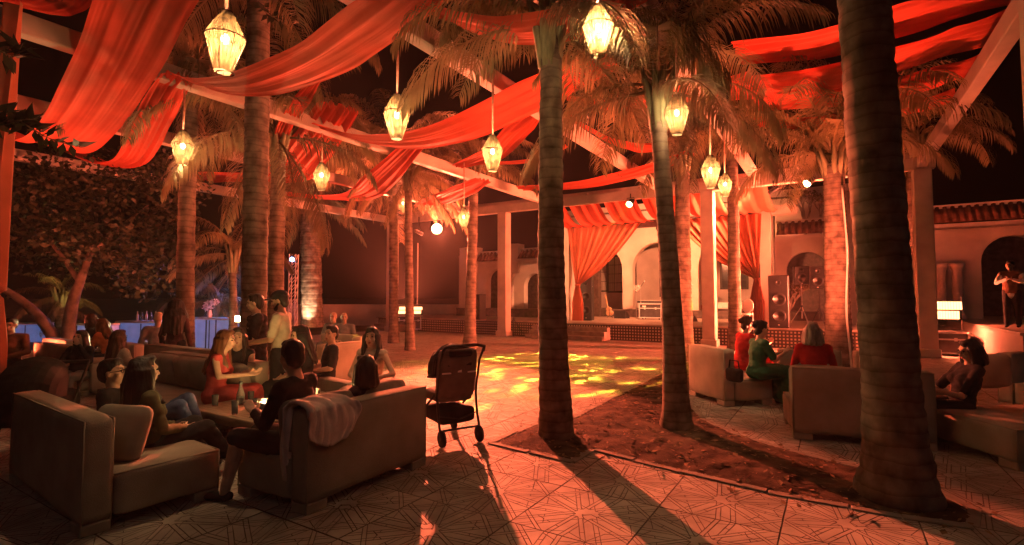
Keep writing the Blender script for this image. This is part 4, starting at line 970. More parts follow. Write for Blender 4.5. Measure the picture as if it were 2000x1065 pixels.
mc = empty('menu_card', tp(.56, .24), trz, 'pale standing menu card on the candle table', 'menu'); MB().box((0, 0, .12), (.26, .006, .24), Matrix.Rotation(R(-12), 3, 'X')).build('card_front', M['white'], mc); MB().box((0, .07, .12), (.26, .006, .24), Matrix.Rotation(R(14), 3, 'X')).build('card_back', M['white'], mc)
# right group table
T2 = Vector((4.75, 7.0, 0)); t2 = empty('coffee_table', T2, R(-20), 'low table between the right hand sofas', 'table'); MB().rbox((0, 0, .43), (1.1, .6, .05), .012).build('table_top', M['wood'], t2)
for sx in (-1, 1):
    for sy in (-1, 1): MB().rbox((sx * .48, sy * .24, .2), (.07, .07, .408), .008, None, 1).build('leg', M['wood'], t2)
candle(T2 + Vector((.30, -.02, .455)), 'candle burning on the right hand table', pw=2.5, h=.1); glass(T2 + Vector((.0, .1, .455)), .13, .036, 'tumbler on the right hand table', 'drink'); glass(T2 + Vector((.42, .1, .455)), .2, .04, 'stem glass on the right hand table', 'drink', True)
pb = MB().rbox((0, 0, 0), (.36, .02, .26), .006, None, 1).build('menu_board', M['plastic']); pb.location = T2 + Vector((.62, .1, .60)); pb.rotation_euler = (R(-10), 0, R(-20)); tag(pb, 'dark menu board on the right hand table', 'menu')
# ---------------------------------------------------------------- stroller
def wheel(par, c, r, w=.035):
    q = Matrix.Rotation(R(90), 3, 'Y'); o = MB().lathe([(r * .8, -w / 2), (r, -w * .3), (r, w * .3), (r * .8, w / 2), (r * .74, 0)], 20, axis=q).build('wheel', M['rubber'], par, smooth=True); o.location = c
    h = MB(); h.lathe([(.02, -w * .5), (.025, 0), (.02, w * .5)], 10, axis=q)
    for k in range(5): a = k * 1.2566; h.tube((0, 0, 0), (0, r * .78 * math.cos(a), r * .78 * math.sin(a)), .008, n=5)
    h.build('rim', M['plastic'], o)
def stroller(loc, rz):
    """compact pushchair seen from behind; local +y is forward"""
    s = empty('pushchair', loc, rz, 'grey pushchair standing behind the near sofa', 'pushchair')
    for sx in (-.19, .19): wheel(s, (sx, -.26, .085), .085); wheel(s, (sx * .95, .30, .07), .07)
    for sx in (-.20, .20):
        MB().path([(sx, -.26, .10), (sx, -.20, .28), (sx, -.16, .50), (sx, -.24, .86), (sx * 1.02, -.31, .97)], .012, 7).build('rear_leg', M['blackmetal'], s, smooth=True)
        MB().path([(sx * .95, .30, .09), (sx, .12, .34), (sx, -.10, .50)], .012, 7).build('front_leg', M['blackmetal'], s, smooth=True)
    MB().path([(-.205, -.31, .96), (-.20, -.34, 1.01), (-.12, -.355, 1.03), (.12, -.355, 1.03), (.20, -.34, 1.01), (.205, -.31, .96)], .017, 8).build('handlebar', M['plastic'], s, smooth=True)
    MB().tube((-.2, -.24, .16), (.2, -.24, .16), .011).build('rear_axle', M['blackmetal'], s)
    MB().path([(-.19, -.20, .30), (0, -.24, .26), (.19, -.20, .30)], .008, 5).build('brake_bar', M['blackmetal'], s)
    soft('basket', (0, .0, .28), (.36, .42, .17), .05, M['black_fab'], s, seed=2, amt=.012)
    soft('seat_back', (0, -.17, .72), (.40, .07, .52), .05, M['grey_fab'], s, (R(8), 0, 0), seed=3, puff=.02); soft('seat_pan', (0, .05, .47), (.37, .40, .12), .05, M['grey_fab'], s, seed=5)
    MB().rbox((0, -.225, .82), (.25, .015, .035), .006, None, 1, ).build('back_pocket_trim', M['black_fab'], s); MB().box((0, -.228, .76), (.04, .004, .045)).build('maker_patch', M['white'], s)
    for sx in (-.13, .13): MB().box((sx, -.222, .735), (.09, .006, .016)).build('reflector', M['white'], s)
    MB().rbox((0, -.24, .94), (.24, .05, .07), .015, None, 1).build('organiser', M['black_fab'], s)
    hd = MB(); rows = []
    for i in range(9):
        a = R(95 - i * 14); row = []
        for j in range(13):
            b = math.pi * j / 12; x = -.215 * math.cos(b); hgt = math.sin(b) ** .6
            rr = .34 * (1 + .02 * ((i % 2) * 2 - 1)); row.append(Vector((x, -.10 + rr * math.cos(a) * hgt * .95, .72 + rr * math.sin(a) * hgt * .9)))
        rows.append(row)
    for i in range(8): 
        for j in range(12): hd.add([rows[i][j], rows[i][j + 1], rows[i + 1][j + 1], rows[i + 1][j]], [(0, 1, 2, 3)])
    hd.build('hood', M['black_fab'], s, smooth=True); MB().path(rows[0], .012, 6).build('hood_rib', M['plastic'], s, smooth=True); MB().path(rows[8], .012, 6).build('hood_rib', M['plastic'], s, smooth=True); return s
sp_ = G(872, 862); st_ = stroller(Vector((sp_.x + .02, sp_.y + .12, 0)), R(32)); st_.scale = (1.22, 1.15, 1.08)
def pram(loc, rz):
    s = empty('pram', loc, rz, 'dark pram with a rounded hood at the far left edge', 'pram')
    for sx in (-.28, .28): wheel(s, (sx, -.36, .14), .14); wheel(s, (sx, .36, .14), .14)
    for sx in (-.25, .25): MB().path([(sx, -.36, .14), (sx, 0, .45), (sx, .36, .14)], .014, 6).build('chassis_rail', M['blackmetal'], s); MB().path([(sx, .0, .45), (sx, -.45, .95)], .014, 6).build('handle_rail', M['blackmetal'], s)
    MB().tube((-.25, -.45, .95), (.25, -.45, .95), .018).build('handlebar', M['plastic'], s); soft('carrycot', (0, 0, .56), (.46, .85, .26), .09, M['black_fab'], s, seed=6)
    hd = MB(); rows = []
    for i in range(9):
        a = R(175 - i * 13); rows.append([Vector((-.25 * math.cos(math.pi * j / 12), .05 + .42 * math.cos(a) * (math.sin(math.pi * j / 12) ** .5) * -1, .66 + .40 * math.sin(a) * (math.sin(math.pi * j / 12) ** .5))) for j in range(13)])
    for i in range(8):
        for j in range(12): hd.add([rows[i][j], rows[i][j + 1], rows[i + 1][j + 1], rows[i + 1][j]], [(0, 1, 2, 3)])
    hd.build('hood', M['black_fab'], s, smooth=True); soft('lining', (0, .12, .70), (.42, .06, .30), .05, M['grey_fab'], s, seed=8)
    return s
pram(Vector((-4.72, 5.15, 0)), R(200))
# ================================================================== bar and deck in blue light
M['bluepanel'] = mat('blue_glow_panel', (.5, .55, .62), .4, .1, 3, emit=(.16, .34, .95), es=.022)  # blue light falling on the counters, put into the panel colour as a faint glow
def blue_bar(c, w, h, d, rz, label, legs=True):
    b = empty('bar_counter', c, rz, label, 'counter'); MB().rbox((0, 0, h - .03), (w, d, .06), .01).build('counter_top', M['counter'], b); MB().rbox((0, .05, (h - .06) / 2), (w - .1, d - .14, h - .06), .01, None, 1).build('front_panel', M['bluepanel'], b)
    n = max(2, int(w / .8))
    for k in range(1, n): MB().box((-w / 2 + w * k / n, -d / 2 + .113, (h - .06) / 2), (.03, .012, h - .1)).build('panel_joint', M['plinth'], b)
    return b
q = D(420, 650, 16.2); blue_bar(Vector((q.x, q.y, 0)), 2.4, 1.0, .7, R(-12), 'blue lit white bar counter behind the big haired woman')
q = D(285, 655, 15.2); blue_bar(Vector((q.x, q.y, 0)), 1.5, .95, .6, R(-8), 'blue lit white counter with bottles left of the big haired woman')
q = D(190, 650, 17.5); blue_bar(Vector((q.x, q.y, 0)), 1.1, .75, .7, R(0), 'long low blue lit table behind the tree trunks')
q = D(60, 640, 19); blue_bar(Vector((q.x, q.y, 0)), 1.3, .7, .7, R(5), 'farthest low blue lit table at the left edge')
for k in range(7):
    q = D(262 + k * 9, 636, 15.0); o = MB().lathe([(.03, 0), (.032, .16), (.012, .21), (.012, .28), (.001, .28)], 10).build('bottle', M['glass'] if k % 2 else M['white'], smooth=True); o.location = (q.x, q.y + .12, .955); tag(o, '%s small bottle from the left on the blue lit bottle counter' % 'first second third fourth fifth sixth seventh'.split()[k], 'bottle', 'bottles on the bar')
vs_ = D(405, 630, 16.0); vz = empty('flower_vase', (vs_.x, vs_.y + .1, 1.0), 0, 'white orchid vase on the blue lit bar', 'vase'); MB().lathe([(.06, 0), (.08, .1), (.05, .22), (.06, .25), (.05, .25)], 14).build('vase', M['white'], vz, smooth=True); leaf_cloud([(Vector((0, 0, .42)), .16), (Vector((.16, 0, .5)), .11), (Vector((-.1, 0, .32)), .1)], 5000, 1, .07, 3).build('blossom', M['white'], vz)
for k, x in enumerate((402, 421)):
    q = D(x, 660, 14.6); o = MB(); o.tube((0, 0, 0), (0, 0, 1.0), .018); o.lathe([(.14, 0), (.14, .02), (.02, .03)], 12); o = o.build('rope_post', M['blackmetal']); o.location = (q.x, q.y, 0); tag(o, '%s dark rope post before the blue lit bar' % ('left' if k == 0 else 'right'), 'post')
tr = D(572, 600, 21); ts_ = empty('truss_tower', (tr.x, tr.y, 0), 0, 'slim blue lit lattice truss tower behind the man in the cap', 'truss')
for sx in (-.13, .13):
    for sy in (-.13, .13): MB().tube((sx, sy, 0), (sx, sy, 3.4), .022, n=6).build('chord', M['white'], ts_)
lc = MB()
for k in range(11):
    z = .1 + k * .3
    for sy in (-.13, .13): lc.tube((-.13, sy, z), (.13, sy, z + .3), .012, n=5)
    for sx in (-.13, .13): lc.tube((sx, -.13, z), (sx, .13, z + .3), .012, n=5)
lc.build('lattice', M['white'], ts_)
bp_ = Vector((tr.x, tr.y - .1, 3.2)); bc = par_can(bp_, (-9, 15, .8), 'assumed blue stage lamp on the truss tower', emis('lens_blue', (.2, .4, 1), 5), .10, .2)  # blue lamp assumed: no source seen for the light on the counters
lamp('assumed_blue_light', 'SPOT', bc, bp_ + Vector((-.12, -.15, -.08)), 260, (.10, .28, 1), (-9.6, 15.6, .5), 50, .8, .1)
# ================================================================== stage gear
def speaker(loc, rz, w, h, d, label, cones, name='loudspeaker'):
    s = empty(name, loc, rz, label, 'loudspeaker'); MB().rbox((0, 0, h / 2), (w, d, h), .02, None, 1).build('cabinet', M['plastic'], s); MB().rbox((0, -d / 2 - .006, h / 2), (w - .05, .016, h - .06), .004, None, 1).build('grille', M['grille'], s)
    for z, r in cones: MB().lathe([(r, 0), (r * .92, .012), (r * .3, -.03), (.004, -.02)], 16, (0, -d / 2 - .02, z), axis=Matrix.Rotation(R(90), 3, 'X')).build('driver', M['blackmetal'], s, smooth=True)
    for sx in (-1, 1): MB().box((sx * (w / 2 + .004), 0, h * .7), (.012, .14, .05)).build('side_handle', M['blackmetal'], s)
    MB().box((0, -d / 2 - .018, h * .06), (.05, .006, .025)).build('badge', M['white'], s); return s
SF = SZ + .05
def onstage(px, py): return H(px, py, SF)
speaker(onstage(1147, 626), YA + R(12), .52, 1.95, .5, 'tall black loudspeaker below the left stage curtain', ((.45, .19), (1.05, .19), (1.6, .09)))
speaker(Vector((D(1522, 600, 17.2).x, 17.2, SF)), YA, .60, 1.75, .5, 'tall black loudspeaker right of the right stage curtain', ((.4, .22), (.95, .22), (1.5, .09)))
def tripod(loc, h, label, metal='chrome', r=.42):
    t = empty('speaker_stand', loc, 0, label, 'stand'); MB().tube((0, 0, .3), (0, 0, h), .022).build('pole', M[metal], t); MB().tube((0, 0, .55), (0, 0, .75), .034).build('collar', M['plastic'], t)
    for k in range(3):
        a = 2.1 * k + .5; MB().path([(0, 0, .72), (r * math.cos(a), r * math.sin(a), .015)], .014, 6).build('leg', M[metal], t)
    return t
q = Vector((D(1566, 600, 17.4).x, 17.4, SF)); tripod(q, 1.45, 'silver tripod stand holding a loudspeaker beside the arch'); speaker(q + Vector((0, 0, 1.45)), YA + R(10), .46, .62, .38, 'black loudspeaker on the silver tripod', ((.22, .16), (.48, .07)))
q = Vector((D(1601, 600, 17.0).x, 17.0, SF)); tripod(q, 1.30, 'dark tripod stand beside the stout palm', 'blackmetal', .3); speaker(q + Vector((0, 0, 1.30)), YA + R(-8), .50, .75, .42, 'black loudspeaker next to the stout palm trunk', ((.26, .18), (.58, .08)))
q = G(1003, 655); tripod(q + Vector((0, -.3, 0)), 1.0, 'black tripod beside the first pergola column', 'blackmetal', .5)
speaker(Vector((D(935, 610, 23.5).x, 23.5, SF)), YA, .5, 1.15, .5, 'black loudspeaker against the left arcade wing', ((.3, .18), (.75, .18)))
def guitar(loc, rz):
    g_ = empty('guitar', loc, rz, 'pale guitar standing on the stage', 'guitar'); tl = Matrix.Rotation(R(-14), 3, 'X') @ Matrix.Rotation(R(8), 3, 'Y'); mb = MB()
    mb.ell((0, .0, .24), (.19, .05, .16), 14, 8, tl); mb.ell(tl @ Vector((0, 0, .22)) + Vector((0, 0, .22)), (.14, .05, .12), 14, 8, tl); mb.build('body', M['guitar'], g_, smooth=True)
    MB().path([tl @ Vector((0, -.03, .5)), tl @ Vector((0, -.03, 1.02))], [.028, .024], 6).build('neck', M['guitar'], g_); MB().box(tl @ Vector((0, -.03, 1.09)), (.075, .02, .16), tl).build('headstock', M['guitar'], g_)
    st = MB(); st.path([(-.16, -.1, 0), (0, .1, .12), (.16, -.1, 0)], .012, 5); st.tube((0, .1, .12), (0, .14, .55), .012); st.build('stand', M['blackmetal'], g_)
M['guitar'] = mat('guitar_wood', (.55, .34, .2), .35, .15, 6)
guitar(onstage(1191, 621), R(160))
def wedge(loc, rz, label):
    w = empty('monitor_wedge', loc, rz, label, 'monitor'); pr = [(-.3, -.2, 0), (.3, -.2, 0), (.3, .25, 0), (-.3, .25, 0), (-.3, -.16, .10), (.3, -.16, .10), (.3, .2, .38), (-.3, .2, .38)]
    MB().add(pr, [(0, 3, 2, 1), (0, 1, 5, 4), (4, 5, 6, 7), (1, 2, 6, 5), (3, 0, 4, 7), (2, 3, 7, 6)]).build('cabinet', M['plastic'], w); MB().box((0, .012, .252), (.52, .40, .012), Matrix.Rotation(R(38), 3, 'X')).build('grille', M['grille'], w)
wedge(onstage(1215, 622), YA + R(170), 'black monitor wedge beside the guitar'); wedge(onstage(1345, 628), YA + R(160), 'black monitor wedge near the second column')
flight_case('keyboard_case', onstage(1274, 624), YA, 1.0, .62, .6, 'black flight case carrying the keyboard on stage')
kb = empty('keyboard', onstage(1274, 624) + Vector((0, 0, .75)), YA, 'keyboard laid on the stage flight case', 'keyboard'); MB().rbox((0, 0, .05), (1.3, .35, .09), .015).build('body', M['plastic'], kb); MB().box((0, -.08, .098), (1.15, .15, .012)).build('keys', M['white'], kb); MB().box((0, .1, .10), (1.1, .1, .012)).build('control_panel', M['chrome'], kb)
def mic(px, py, h, label):
    m_ = empty('microphone_stand', onstage(px, py), 0, label, 'stand'); s = MB(); s.tube((0, 0, .02), (0, 0, h), .012); s.build('pole', M['chrome'], m_); MB().lathe([(.15, 0), (.15, .02), (.02, .03)], 14).build('base', M['blackmetal'], m_); MB().path([(0, 0, h), (.12, -.15, h + .22)], .01, 6).build('boom', M['blackmetal'], m_); MB().ell((.13, -.165, h + .24), (.03, .03, .045), 10, 6).build('microphone', M['chrome'], m_, smooth=True)
mic(1150, 626, 1.25, 'microphone stand in front of the left loudspeaker'); mic(1252, 624, 1.5, 'microphone stand beside the keyboard'); mic(1345, 627, 1.3, 'microphone stand by the second column')
def banquet_chair(loc, rz, label):
    c = empty('chair', loc, rz, label, 'chair'); MB().lathe([(.21, .43), (.22, .45), (.21, .48), (.001, .49)], 18).build('seat', M['white'], c, smooth=True)
    for sx in (-.16, .16):
        for sy in (-.16, .16): MB().path([(sx, sy, .44), (sx * 1.15, sy * 1.2, 0)], [.018, .013], 6).build('leg', M['white'], c)
    bk = MB(); bk.path([(.17 * math.cos(t / 20 * 6.283), -.19 - .05 * math.sin(t / 20 * 6.283), .72 + .22 * math.sin(t / 20 * 6.283)) for t in range(21)], .018, 6); bk.build('back_frame', M['white'], c, smooth=True); MB().ell((0, -.19, .72), (.155, .02, .205), 16, 8, Matrix.Rotation(R(8), 3, 'X')).build('back_panel', M['white'], c, smooth=True)
    return c
banquet_chair(onstage(1458, 640) , YA + R(170), 'white oval backed chair at the right of the stage')
tb = empty('stage_table', onstage(1418, 622), YA, 'white clothed table on the stage behind the second column', 'table'); MB().rbox((0, 0, .74), (1.5, .7, .04), .01).build('table_top', M['white'], tb); soft('tablecloth', (0, 0, .6), (1.52, .72, .28), .02, M['white'], tb, amt=.02)
for sx in (-.7, .7):
    for sy in (-.3, .3): MB().tube((sx, sy, 0), (sx, sy, .72), .02, n=6).build('leg', M['blackmetal'], tb)
# drum kit behind the second column
dk = empty('drum_kit', onstage(1372, 618), YA, 'drum kit behind the second pergola column', 'drum kit'); qx = Matrix.Rotation(R(90), 3, 'X')
MB().lathe([(.28, -.2), (.29, -.18), (.29, .18), (.28, .2)], 22, (0, 0, .3), axis=qx).build('bass_drum', M['reddrink'], dk, smooth=True)
for x, z, r, h in ((-.2, .62, .15, .2), (.2, .62, .15, .2), (.5, .4, .2, .3), (-.5, .5, .17, .13)): MB().lathe([(r, 0), (r * 1.03, .01), (r, h), (r * .98, h)], 18, (x, .2, z)).build('drum', M['chrome'], dk, smooth=True)
for x, z in ((-.62, .95), (.62, 1.1)): MB().lathe([(.001, .03), (.06, .022), (.22, 0), (.06, .026)], 18, (x, .2, z)).build('cymbal', M['guitar'], dk, smooth=True); MB().tube((x, .2, 0), (x, .2, z + .04), .011, n=6).build('cymbal_stand', M['chrome'], dk)
fl_ = empty('flower_stand', onstage(1243, 622), 0, 'white flower arrangement on a thin stand at the arch column', 'flowers'); MB().tube((0, 0, 0), (0, 0, 1.35), .015).build('stand', M['chrome'], fl_); leaf_cloud([(Vector((0, 0, 1.45)), .16), (Vector((.12, 0, 1.55)), .1)], 2500, 1, .09, 9).build('blossom', M['white'], fl_)
# cable down the stout palm, cable on stage
_q = D(1655, 600, 10.75); cb = MB().path(crom([Vector((D(1645, 380, 10.7).x, 10.7, 4.0)), Vector((D(1655, 500, 10.72).x, 10.72, 2.6)), Vector((D(1653, 600, 10.7).x, 10.7, 1.4)), Vector((D(1660, 660, 10.7).x, 10.7, .5)), Vector((D(1662, 700, 10.7).x, 10.7, .02))], 30), .022, 6).build('hanging_cable', M['white'], smooth=True); tag(cb, 'pale cable hanging down the right side of the stout palm', 'cable')
# ================================================================== people
SKIN = [mat('skin_light', (.52, .33, .24), .55, .08, 20, .1, 200, spec=.35), mat('skin_tan', (.40, .24, .16), .55, .08, 20, .1, 200, spec=.35), mat('skin_brown', (.26, .15, .10), .55, .08, 20, .1, 200, spec=.35)]
def cloth(name, c): return mat('cloth_' + name, c, .9, .18, 7, .35, 160, spec=.12)
C_ = {k: cloth(k, c) for k, c in dict(black=(.028, .026, .028), navy=(.03, .032, .05), white=(.6, .56, .5), stone=(.42, .37, .28), red=(.45, .03, .03), pink=(.5, .08, .08), green=(.035, .14, .075), jeans=(.06, .09, .17),
       olive=(.12, .11, .06), brown=(.18, .08, .05), cream=(.55, .46, .36), grey=(.2, .19, .18), orange=(.5, .14, .06), plum=(.10, .045, .05), beige=(.45, .36, .28)).items()}
HAIR = {k: mat('hair_' + k, c, .45, .35, 26, .5, 90, spec=.4, stretch=(1, 1, .12)) for k, c in dict(black=(.012, .010, .009), dark=(.03, .018, .012), brown=(.075, .038, .02), auburn=(.16, .06, .025), grey=(.28, .25, .22)).items()}
M['eye'] = mat('eye_dark', (.02, .014, .01), .2, .1, 5, spec=.6); M['lip'] = mat('lips', (.32, .10, .08), .5, .1, 9)
M['spectacle'] = mat('spectacle_frame', (.01, .01, .01), .3, .1, 9)

def hand(mb, w, d, side, nrm, s=1.0, curl=.5):
    """palm with four fingers and a thumb; d along the forearm, side across the palm towards the thumb"""
    d = d.normalized(); side = (side - d * side.dot(d)).normalized(); nrm = d.cross(side) * (1 if nrm > 0 else -1)
    for k in range(4):
        o = side * (.027 - .018 * k) * s; mb.cap(w + o * .6 + d * .01 * s, .015 * s, w + o + d * .085 * s, .0125 * s, 8)
        ln = (.068, .078, .072, .055)[k] * s; b = w + o * 1.08 + d * .088 * s; a1 = (d + nrm * curl * .6).normalized(); a2 = (d + nrm * curl * 1.7).normalized()
        m1 = b + a1 * ln * .52; mb.cap(b, .0098 * s, m1, .0088 * s, 7); mb.cap(m1, .0088 * s, m1 + a2 * ln * .5, .0078 * s, 7)
    t0 = w + side * .022 * s + d * .02 * s; t1 = t0 + (side * .8 + d * .75 + nrm * .3).normalized() * .045 * s; mb.cap(t0, .013 * s, t1, .0115 * s, 7); mb.cap(t1, .011 * s, t1 + (d * .9 + side * .25 + nrm * .4).normalized() * .034 * s, .0088 * s, 7)

def person(label, pos, yaw, pose='sit', seat=.40, lean=8, turn=0, nod=0, tilt=0, arms=None, top=('black', 'long'), bot=('jeans', 'trousers'), hair=('dark', 'short'), skin=0, s=1.0, z0=0, hat=None, glasses=False,
           legs=None, fem=False, jacket=None, vest=None, vox=.0115, shoes='black', beard=None, group='guests'):
    root = empty('person', (pos[0], pos[1], z0), R(yaw), label, 'person', group); V = Vector
    if pose == 'sit': P = V((0, 0, seat + .085))
    else: P = V((0, 0, .92 * s))
    ln = R(lean); sp = V((0, -math.sin(ln), math.cos(ln))); fw = V((0, math.cos(ln), math.sin(ln))); sw = (.165 if fem else .19) * s; hw = .085 * s
    chest = P + sp * .30 * s; nb = P + sp * .50 * s; sh = [P + sp * .455 * s + V((x * sw, 0, 0)) for x in (-1, 1)]
    HC = nb + V((0, .035 + .02 * math.sin(-ln), 0)) * s + (sp * .6 + V((0, 0, .4))) * .155 * s
    hq = Matrix.Rotation(R(turn), 3, 'Z') @ Matrix.Rotation(R(nod), 3, 'X') @ Matrix.Rotation(R(tilt), 3, 'Y')
    def hp(x, y, z): return HC + hq @ V((x, y, z)) * s
    hips = [P + V((x * hw, 0, 0)) for x in (-1, 1)]
    if legs: knees = [V(legs[0][0]), V(legs[1][0])]; ank = [V(legs[0][1]), V(legs[1][1])]
    elif pose == 'sit': knees = [P + V((x * .11, .43 * s, .02)) for x in (-1, 1)]; ank = [V((x * .12, .43 * s + .03, .075)) for x in (-1, 1)]
    else: knees = [V((x * .095, .03, .49 * s)) for x in (-1, 1)]; ank = [V((x * .105, -.01 + .04 * x, .075)) for x in (-1, 1)]
    if arms: el = [V(arms[0][0]) + P, V(arms[1][0]) + P]; wr = [V(arms[0][1]) + P, V(arms[1][1]) + P]
    elif pose == 'sit': el = [sh[i] + V((x * .07, .06, -.26 * s)) for i, x in ((0, -1), (1, 1))]; wr = [V((x * .09, .27 * s, P.z + .13)) for x in (-1, 1)]
    else: el = [sh[i] + V((x * .06, -.01, -.29 * s)) for i, x in ((0, -1), (1, 1))]; wr = [sh[i] + V((x * .07, .07, -.53 * s)) for i, x in ((0, -1), (1, 1))]
    far = vox > .0118; cv = .02 if far else .015; hv = .016 if far else .0115
    def torso(mb, g):
        sec = ((-.06, .145, .105), (.06, .15, .105), (.17, .125 if fem else .14, .09), (.30, .15, .105 if not fem else .115), (.40, .155, .095), (.475, .10, .07))
        n = 14; rows = []
        for h, a, b in sec:
            c = P + sp * h * s; rows.append([c + V((math.cos(t / n * 6.2832) * (a * s + g), 0, 0)) + fw * (math.sin(t / n * 6.2832) * (b * s + g)) for t in range(n)])
        vs = [p for r_ in rows for p in r_]; k = len(rows); fs = [(i * n + j, i * n + (j + 1) % n, (i + 1) * n + (j + 1) % n, (i + 1) * n + j) for i in range(k - 1) for j in range(n)]
        fs += [tuple(range(n - 1, -1, -1)), tuple(range((k - 1) * n, k * n))]; mb.add(vs, fs)
        mb.cap(sh[0] + V((.02, 0, 0)), .055 * s + g, sh[1] - V((.02, 0, 0)), .055 * s + g)
        if fem:
            for x in (-1, 1): q = chest + V((x * .07 * s, 0, .01)) + fw * .085 * s; mb.ell(q, (.06 * s + g, .05 * s + g, .06 * s + g))
    # ---- body: one continuous skin
    b = MB(); torso(b, -.004); b.cap(nb - sp * .02, .058 * s, HC - V((0, .01, .05)) * s, .052 * s)
    b.ell(hp(0, -.012, .03), (.076 * s, .094 * s, .098 * s), 16, 10, hq); b.ell(hp(0, .022, -.045), (.056 * s, .066 * s, .068 * s), 14, 9, hq); b.ell(hp(0, .045, -.088), (.028 * s, .026 * s, .022 * s), 10, 7, hq)
    b.cap(hp(0, .082, .022), .011 * s, hp(0, .103, -.022), .015 * s, 8); b.ell(hp(0, .075, .042), (.055 * s, .02 * s, .012 * s), 12, 6, hq); b.ell(hp(0, .083, -.055), (.024 * s, .013 * s, .011 * s), 10, 6, hq)
    for x in (-1, 1): b.ell(hp(x * .077, -.008, .0), (.011 * s, .02 * s, .032 * s), 8, 7, hq); b.ell(hp(x * .04, .06, -.02), (.024 * s, .022 * s, .022 * s), 8, 7, hq)
    ar = (.042, .036, .031, .024) if fem else (.05, .042, .037, .028)
    for i, x in ((0, -1), (1, 1)):
        b.cap(sh[i], ar[0] * s, el[i], ar[1] * s); b.cap(el[i], ar[2] * s * 1.04, wr[i], ar[3] * s); d = (wr[i] - el[i]); hand(b, wr[i], d, V((-x, .2, .35)), x, s)
        b.cap(hips[i], .088 * s, knees[i], .06 * s); b.cap(knees[i], .056 * s, ank[i], .038 * s); b.cap(knees[i].lerp(ank[i], .28) - V((0, .012, 0)), .055 * s, ank[i], .035 * s)
        ft = (ank[i] - knees[i]); b.cap(ank[i] + V((0, -.02, -.03)), .034, ank[i] + V((0, .15, -.05)), .026)
    remesh(b, 'body', SKIN[skin], root, vox, 2)
    # ---- clothes
    def wrinkle(a): return lambda co: a * (1.3 * noise.noise(Vector((co.x * 9, co.y * 9, co.z * 22))) + .9 * noise.noise(co * 30))
    tc, sl = top; t = MB(); torso(t, .012)
    if sl != 'none':
        t.cap(sh[0], ar[0] * s + .012, sh[0].lerp(el[0], .5), ar[0] * s + .012); t.cap(sh[1], ar[0] * s + .012, sh[1].lerp(el[1], .5), ar[0] * s + .012)
        if sl == 'long':
            for i in (0, 1): t.cap(sh[i], ar[0] * s + .013, el[i], ar[1] * s + .012); t.cap(el[i], ar[1] * s + .012, el[i].lerp(wr[i], .93), ar[3] * s + .014)
        elif sl == 'short':
            for i in (0, 1): t.cap(sh[i], ar[0] * s + .015, sh[i].lerp(el[i], .8), ar[1] * s + .02)
    bc, bs = bot
    if bs == 'dress':
        for i in (0, 1): t.cap(hips[i], .10 * s + .012, knees[i], .085 * s + .012); t.cap(knees[i], .085 * s + .012, ank[i] + V((0, 0, .05)), .11)
        t.cap(hips[0].lerp(hips[1], .5), .1 * s, knees[0].lerp(knees[1], .5), .09 * s); t.cap(knees[0].lerp(knees[1], .5), .095 * s, ank[0].lerp(ank[1], .5) + V((0, 0, .06)), .13)
    if pose == 'stand': t.cap(P + sp * .02, .125 * s, P - sp * .08, .125 * s)
    remesh(t, {'dress': 'dress'}.get(bs, 'top'), C_[tc], root, cv, 3, wrinkle(.006))
    if bs in ('trousers', 'shorts'):
        u = MB(); u.cap(hips[0], .105 * s, hips[1], .105 * s)
        for i in (0, 1):
            u.cap(hips[i], .098 * s + .008, knees[i], .066 * s + .012)
            if bs == 'trousers': u.cap(knees[i], .064 * s + .012, ank[i] + V((0, 0, .02)), .05 * s + .012)
        remesh(u, bs, C_[bc], root, cv, 3, wrinkle(.005))
    if jacket:
        j_ = MB()
        for h_, w_ in ((.44, .12), (.36, .13), (.28, .13), (.18, .13), (.08, .135), (-.02, .14), (-.12, .15)):      # two open fronts and a back
            c = P + sp * h_ * s
            for x in (-1, 1): j_.cap(c + V((x * w_ * s, 0, 0)) + fw * .06, .062, c + V((x * w_ * .75 * s, 0, 0)) + fw * .09, .042)
            j_.cap(c + V((-w_ * .8 * s, 0, 0)) - fw * .06, .068, c + V((w_ * .8 * s, 0, 0)) - fw * .06, .068)
        for i in (0, 1): j_.cap(sh[i], ar[0] * s + .024, el[i], ar[1] * s + .02); j_.cap(el[i], ar[1] * s + .02, el[i].lerp(wr[i], .9), ar[3] * s + .022)
        remesh(j_, 'jacket', C_[jacket], root, .015, 3, wrinkle(.006))
    if vest: j_ = MB(); torso(j_, .024); remesh(j_, 'waistcoat', C_[vest], root, .018, 2, wrinkle(.004))
    for i in (0, 1):
        sm_ = MB(); sm_.cap(ank[i] + V((0, -.035, -.032)), .040, ank[i] + V((0, .10, -.042)), .037); sm_.cap(ank[i] + V((0, .1, -.042)), .037, ank[i] + V((0, .17, -.05)), .027); remesh(sm_, 'shoe', C_[shoes], root, .014, 2)
    # ---- face
    for x in (-1, 1):
        e = MB().ell(hp(x * .031, .079, .018), (.013 * s, .009 * s, .008 * s), 10, 6, hq).build('eye', M['eye'], root, smooth=True)
        MB().cap(hp(x * .018, .094, .042), .0042 * s, hp(x * .046, .083, .044), .0034 * s, 6).build('eyebrow', HAIR['dark'], root, smooth=True)
    lp = MB(); lp.ell(hp(0, .093, -.05), (.022 * s, .007 * s, .0055 * s), 10, 6, hq); lp.ell(hp(0, .092, -.060), (.019 * s, .008 * s, .006 * s), 10, 6, hq); remesh(lp, 'lips', M['lip'], root, .005, 1)
    # ---- hair
    hc, hs = hair
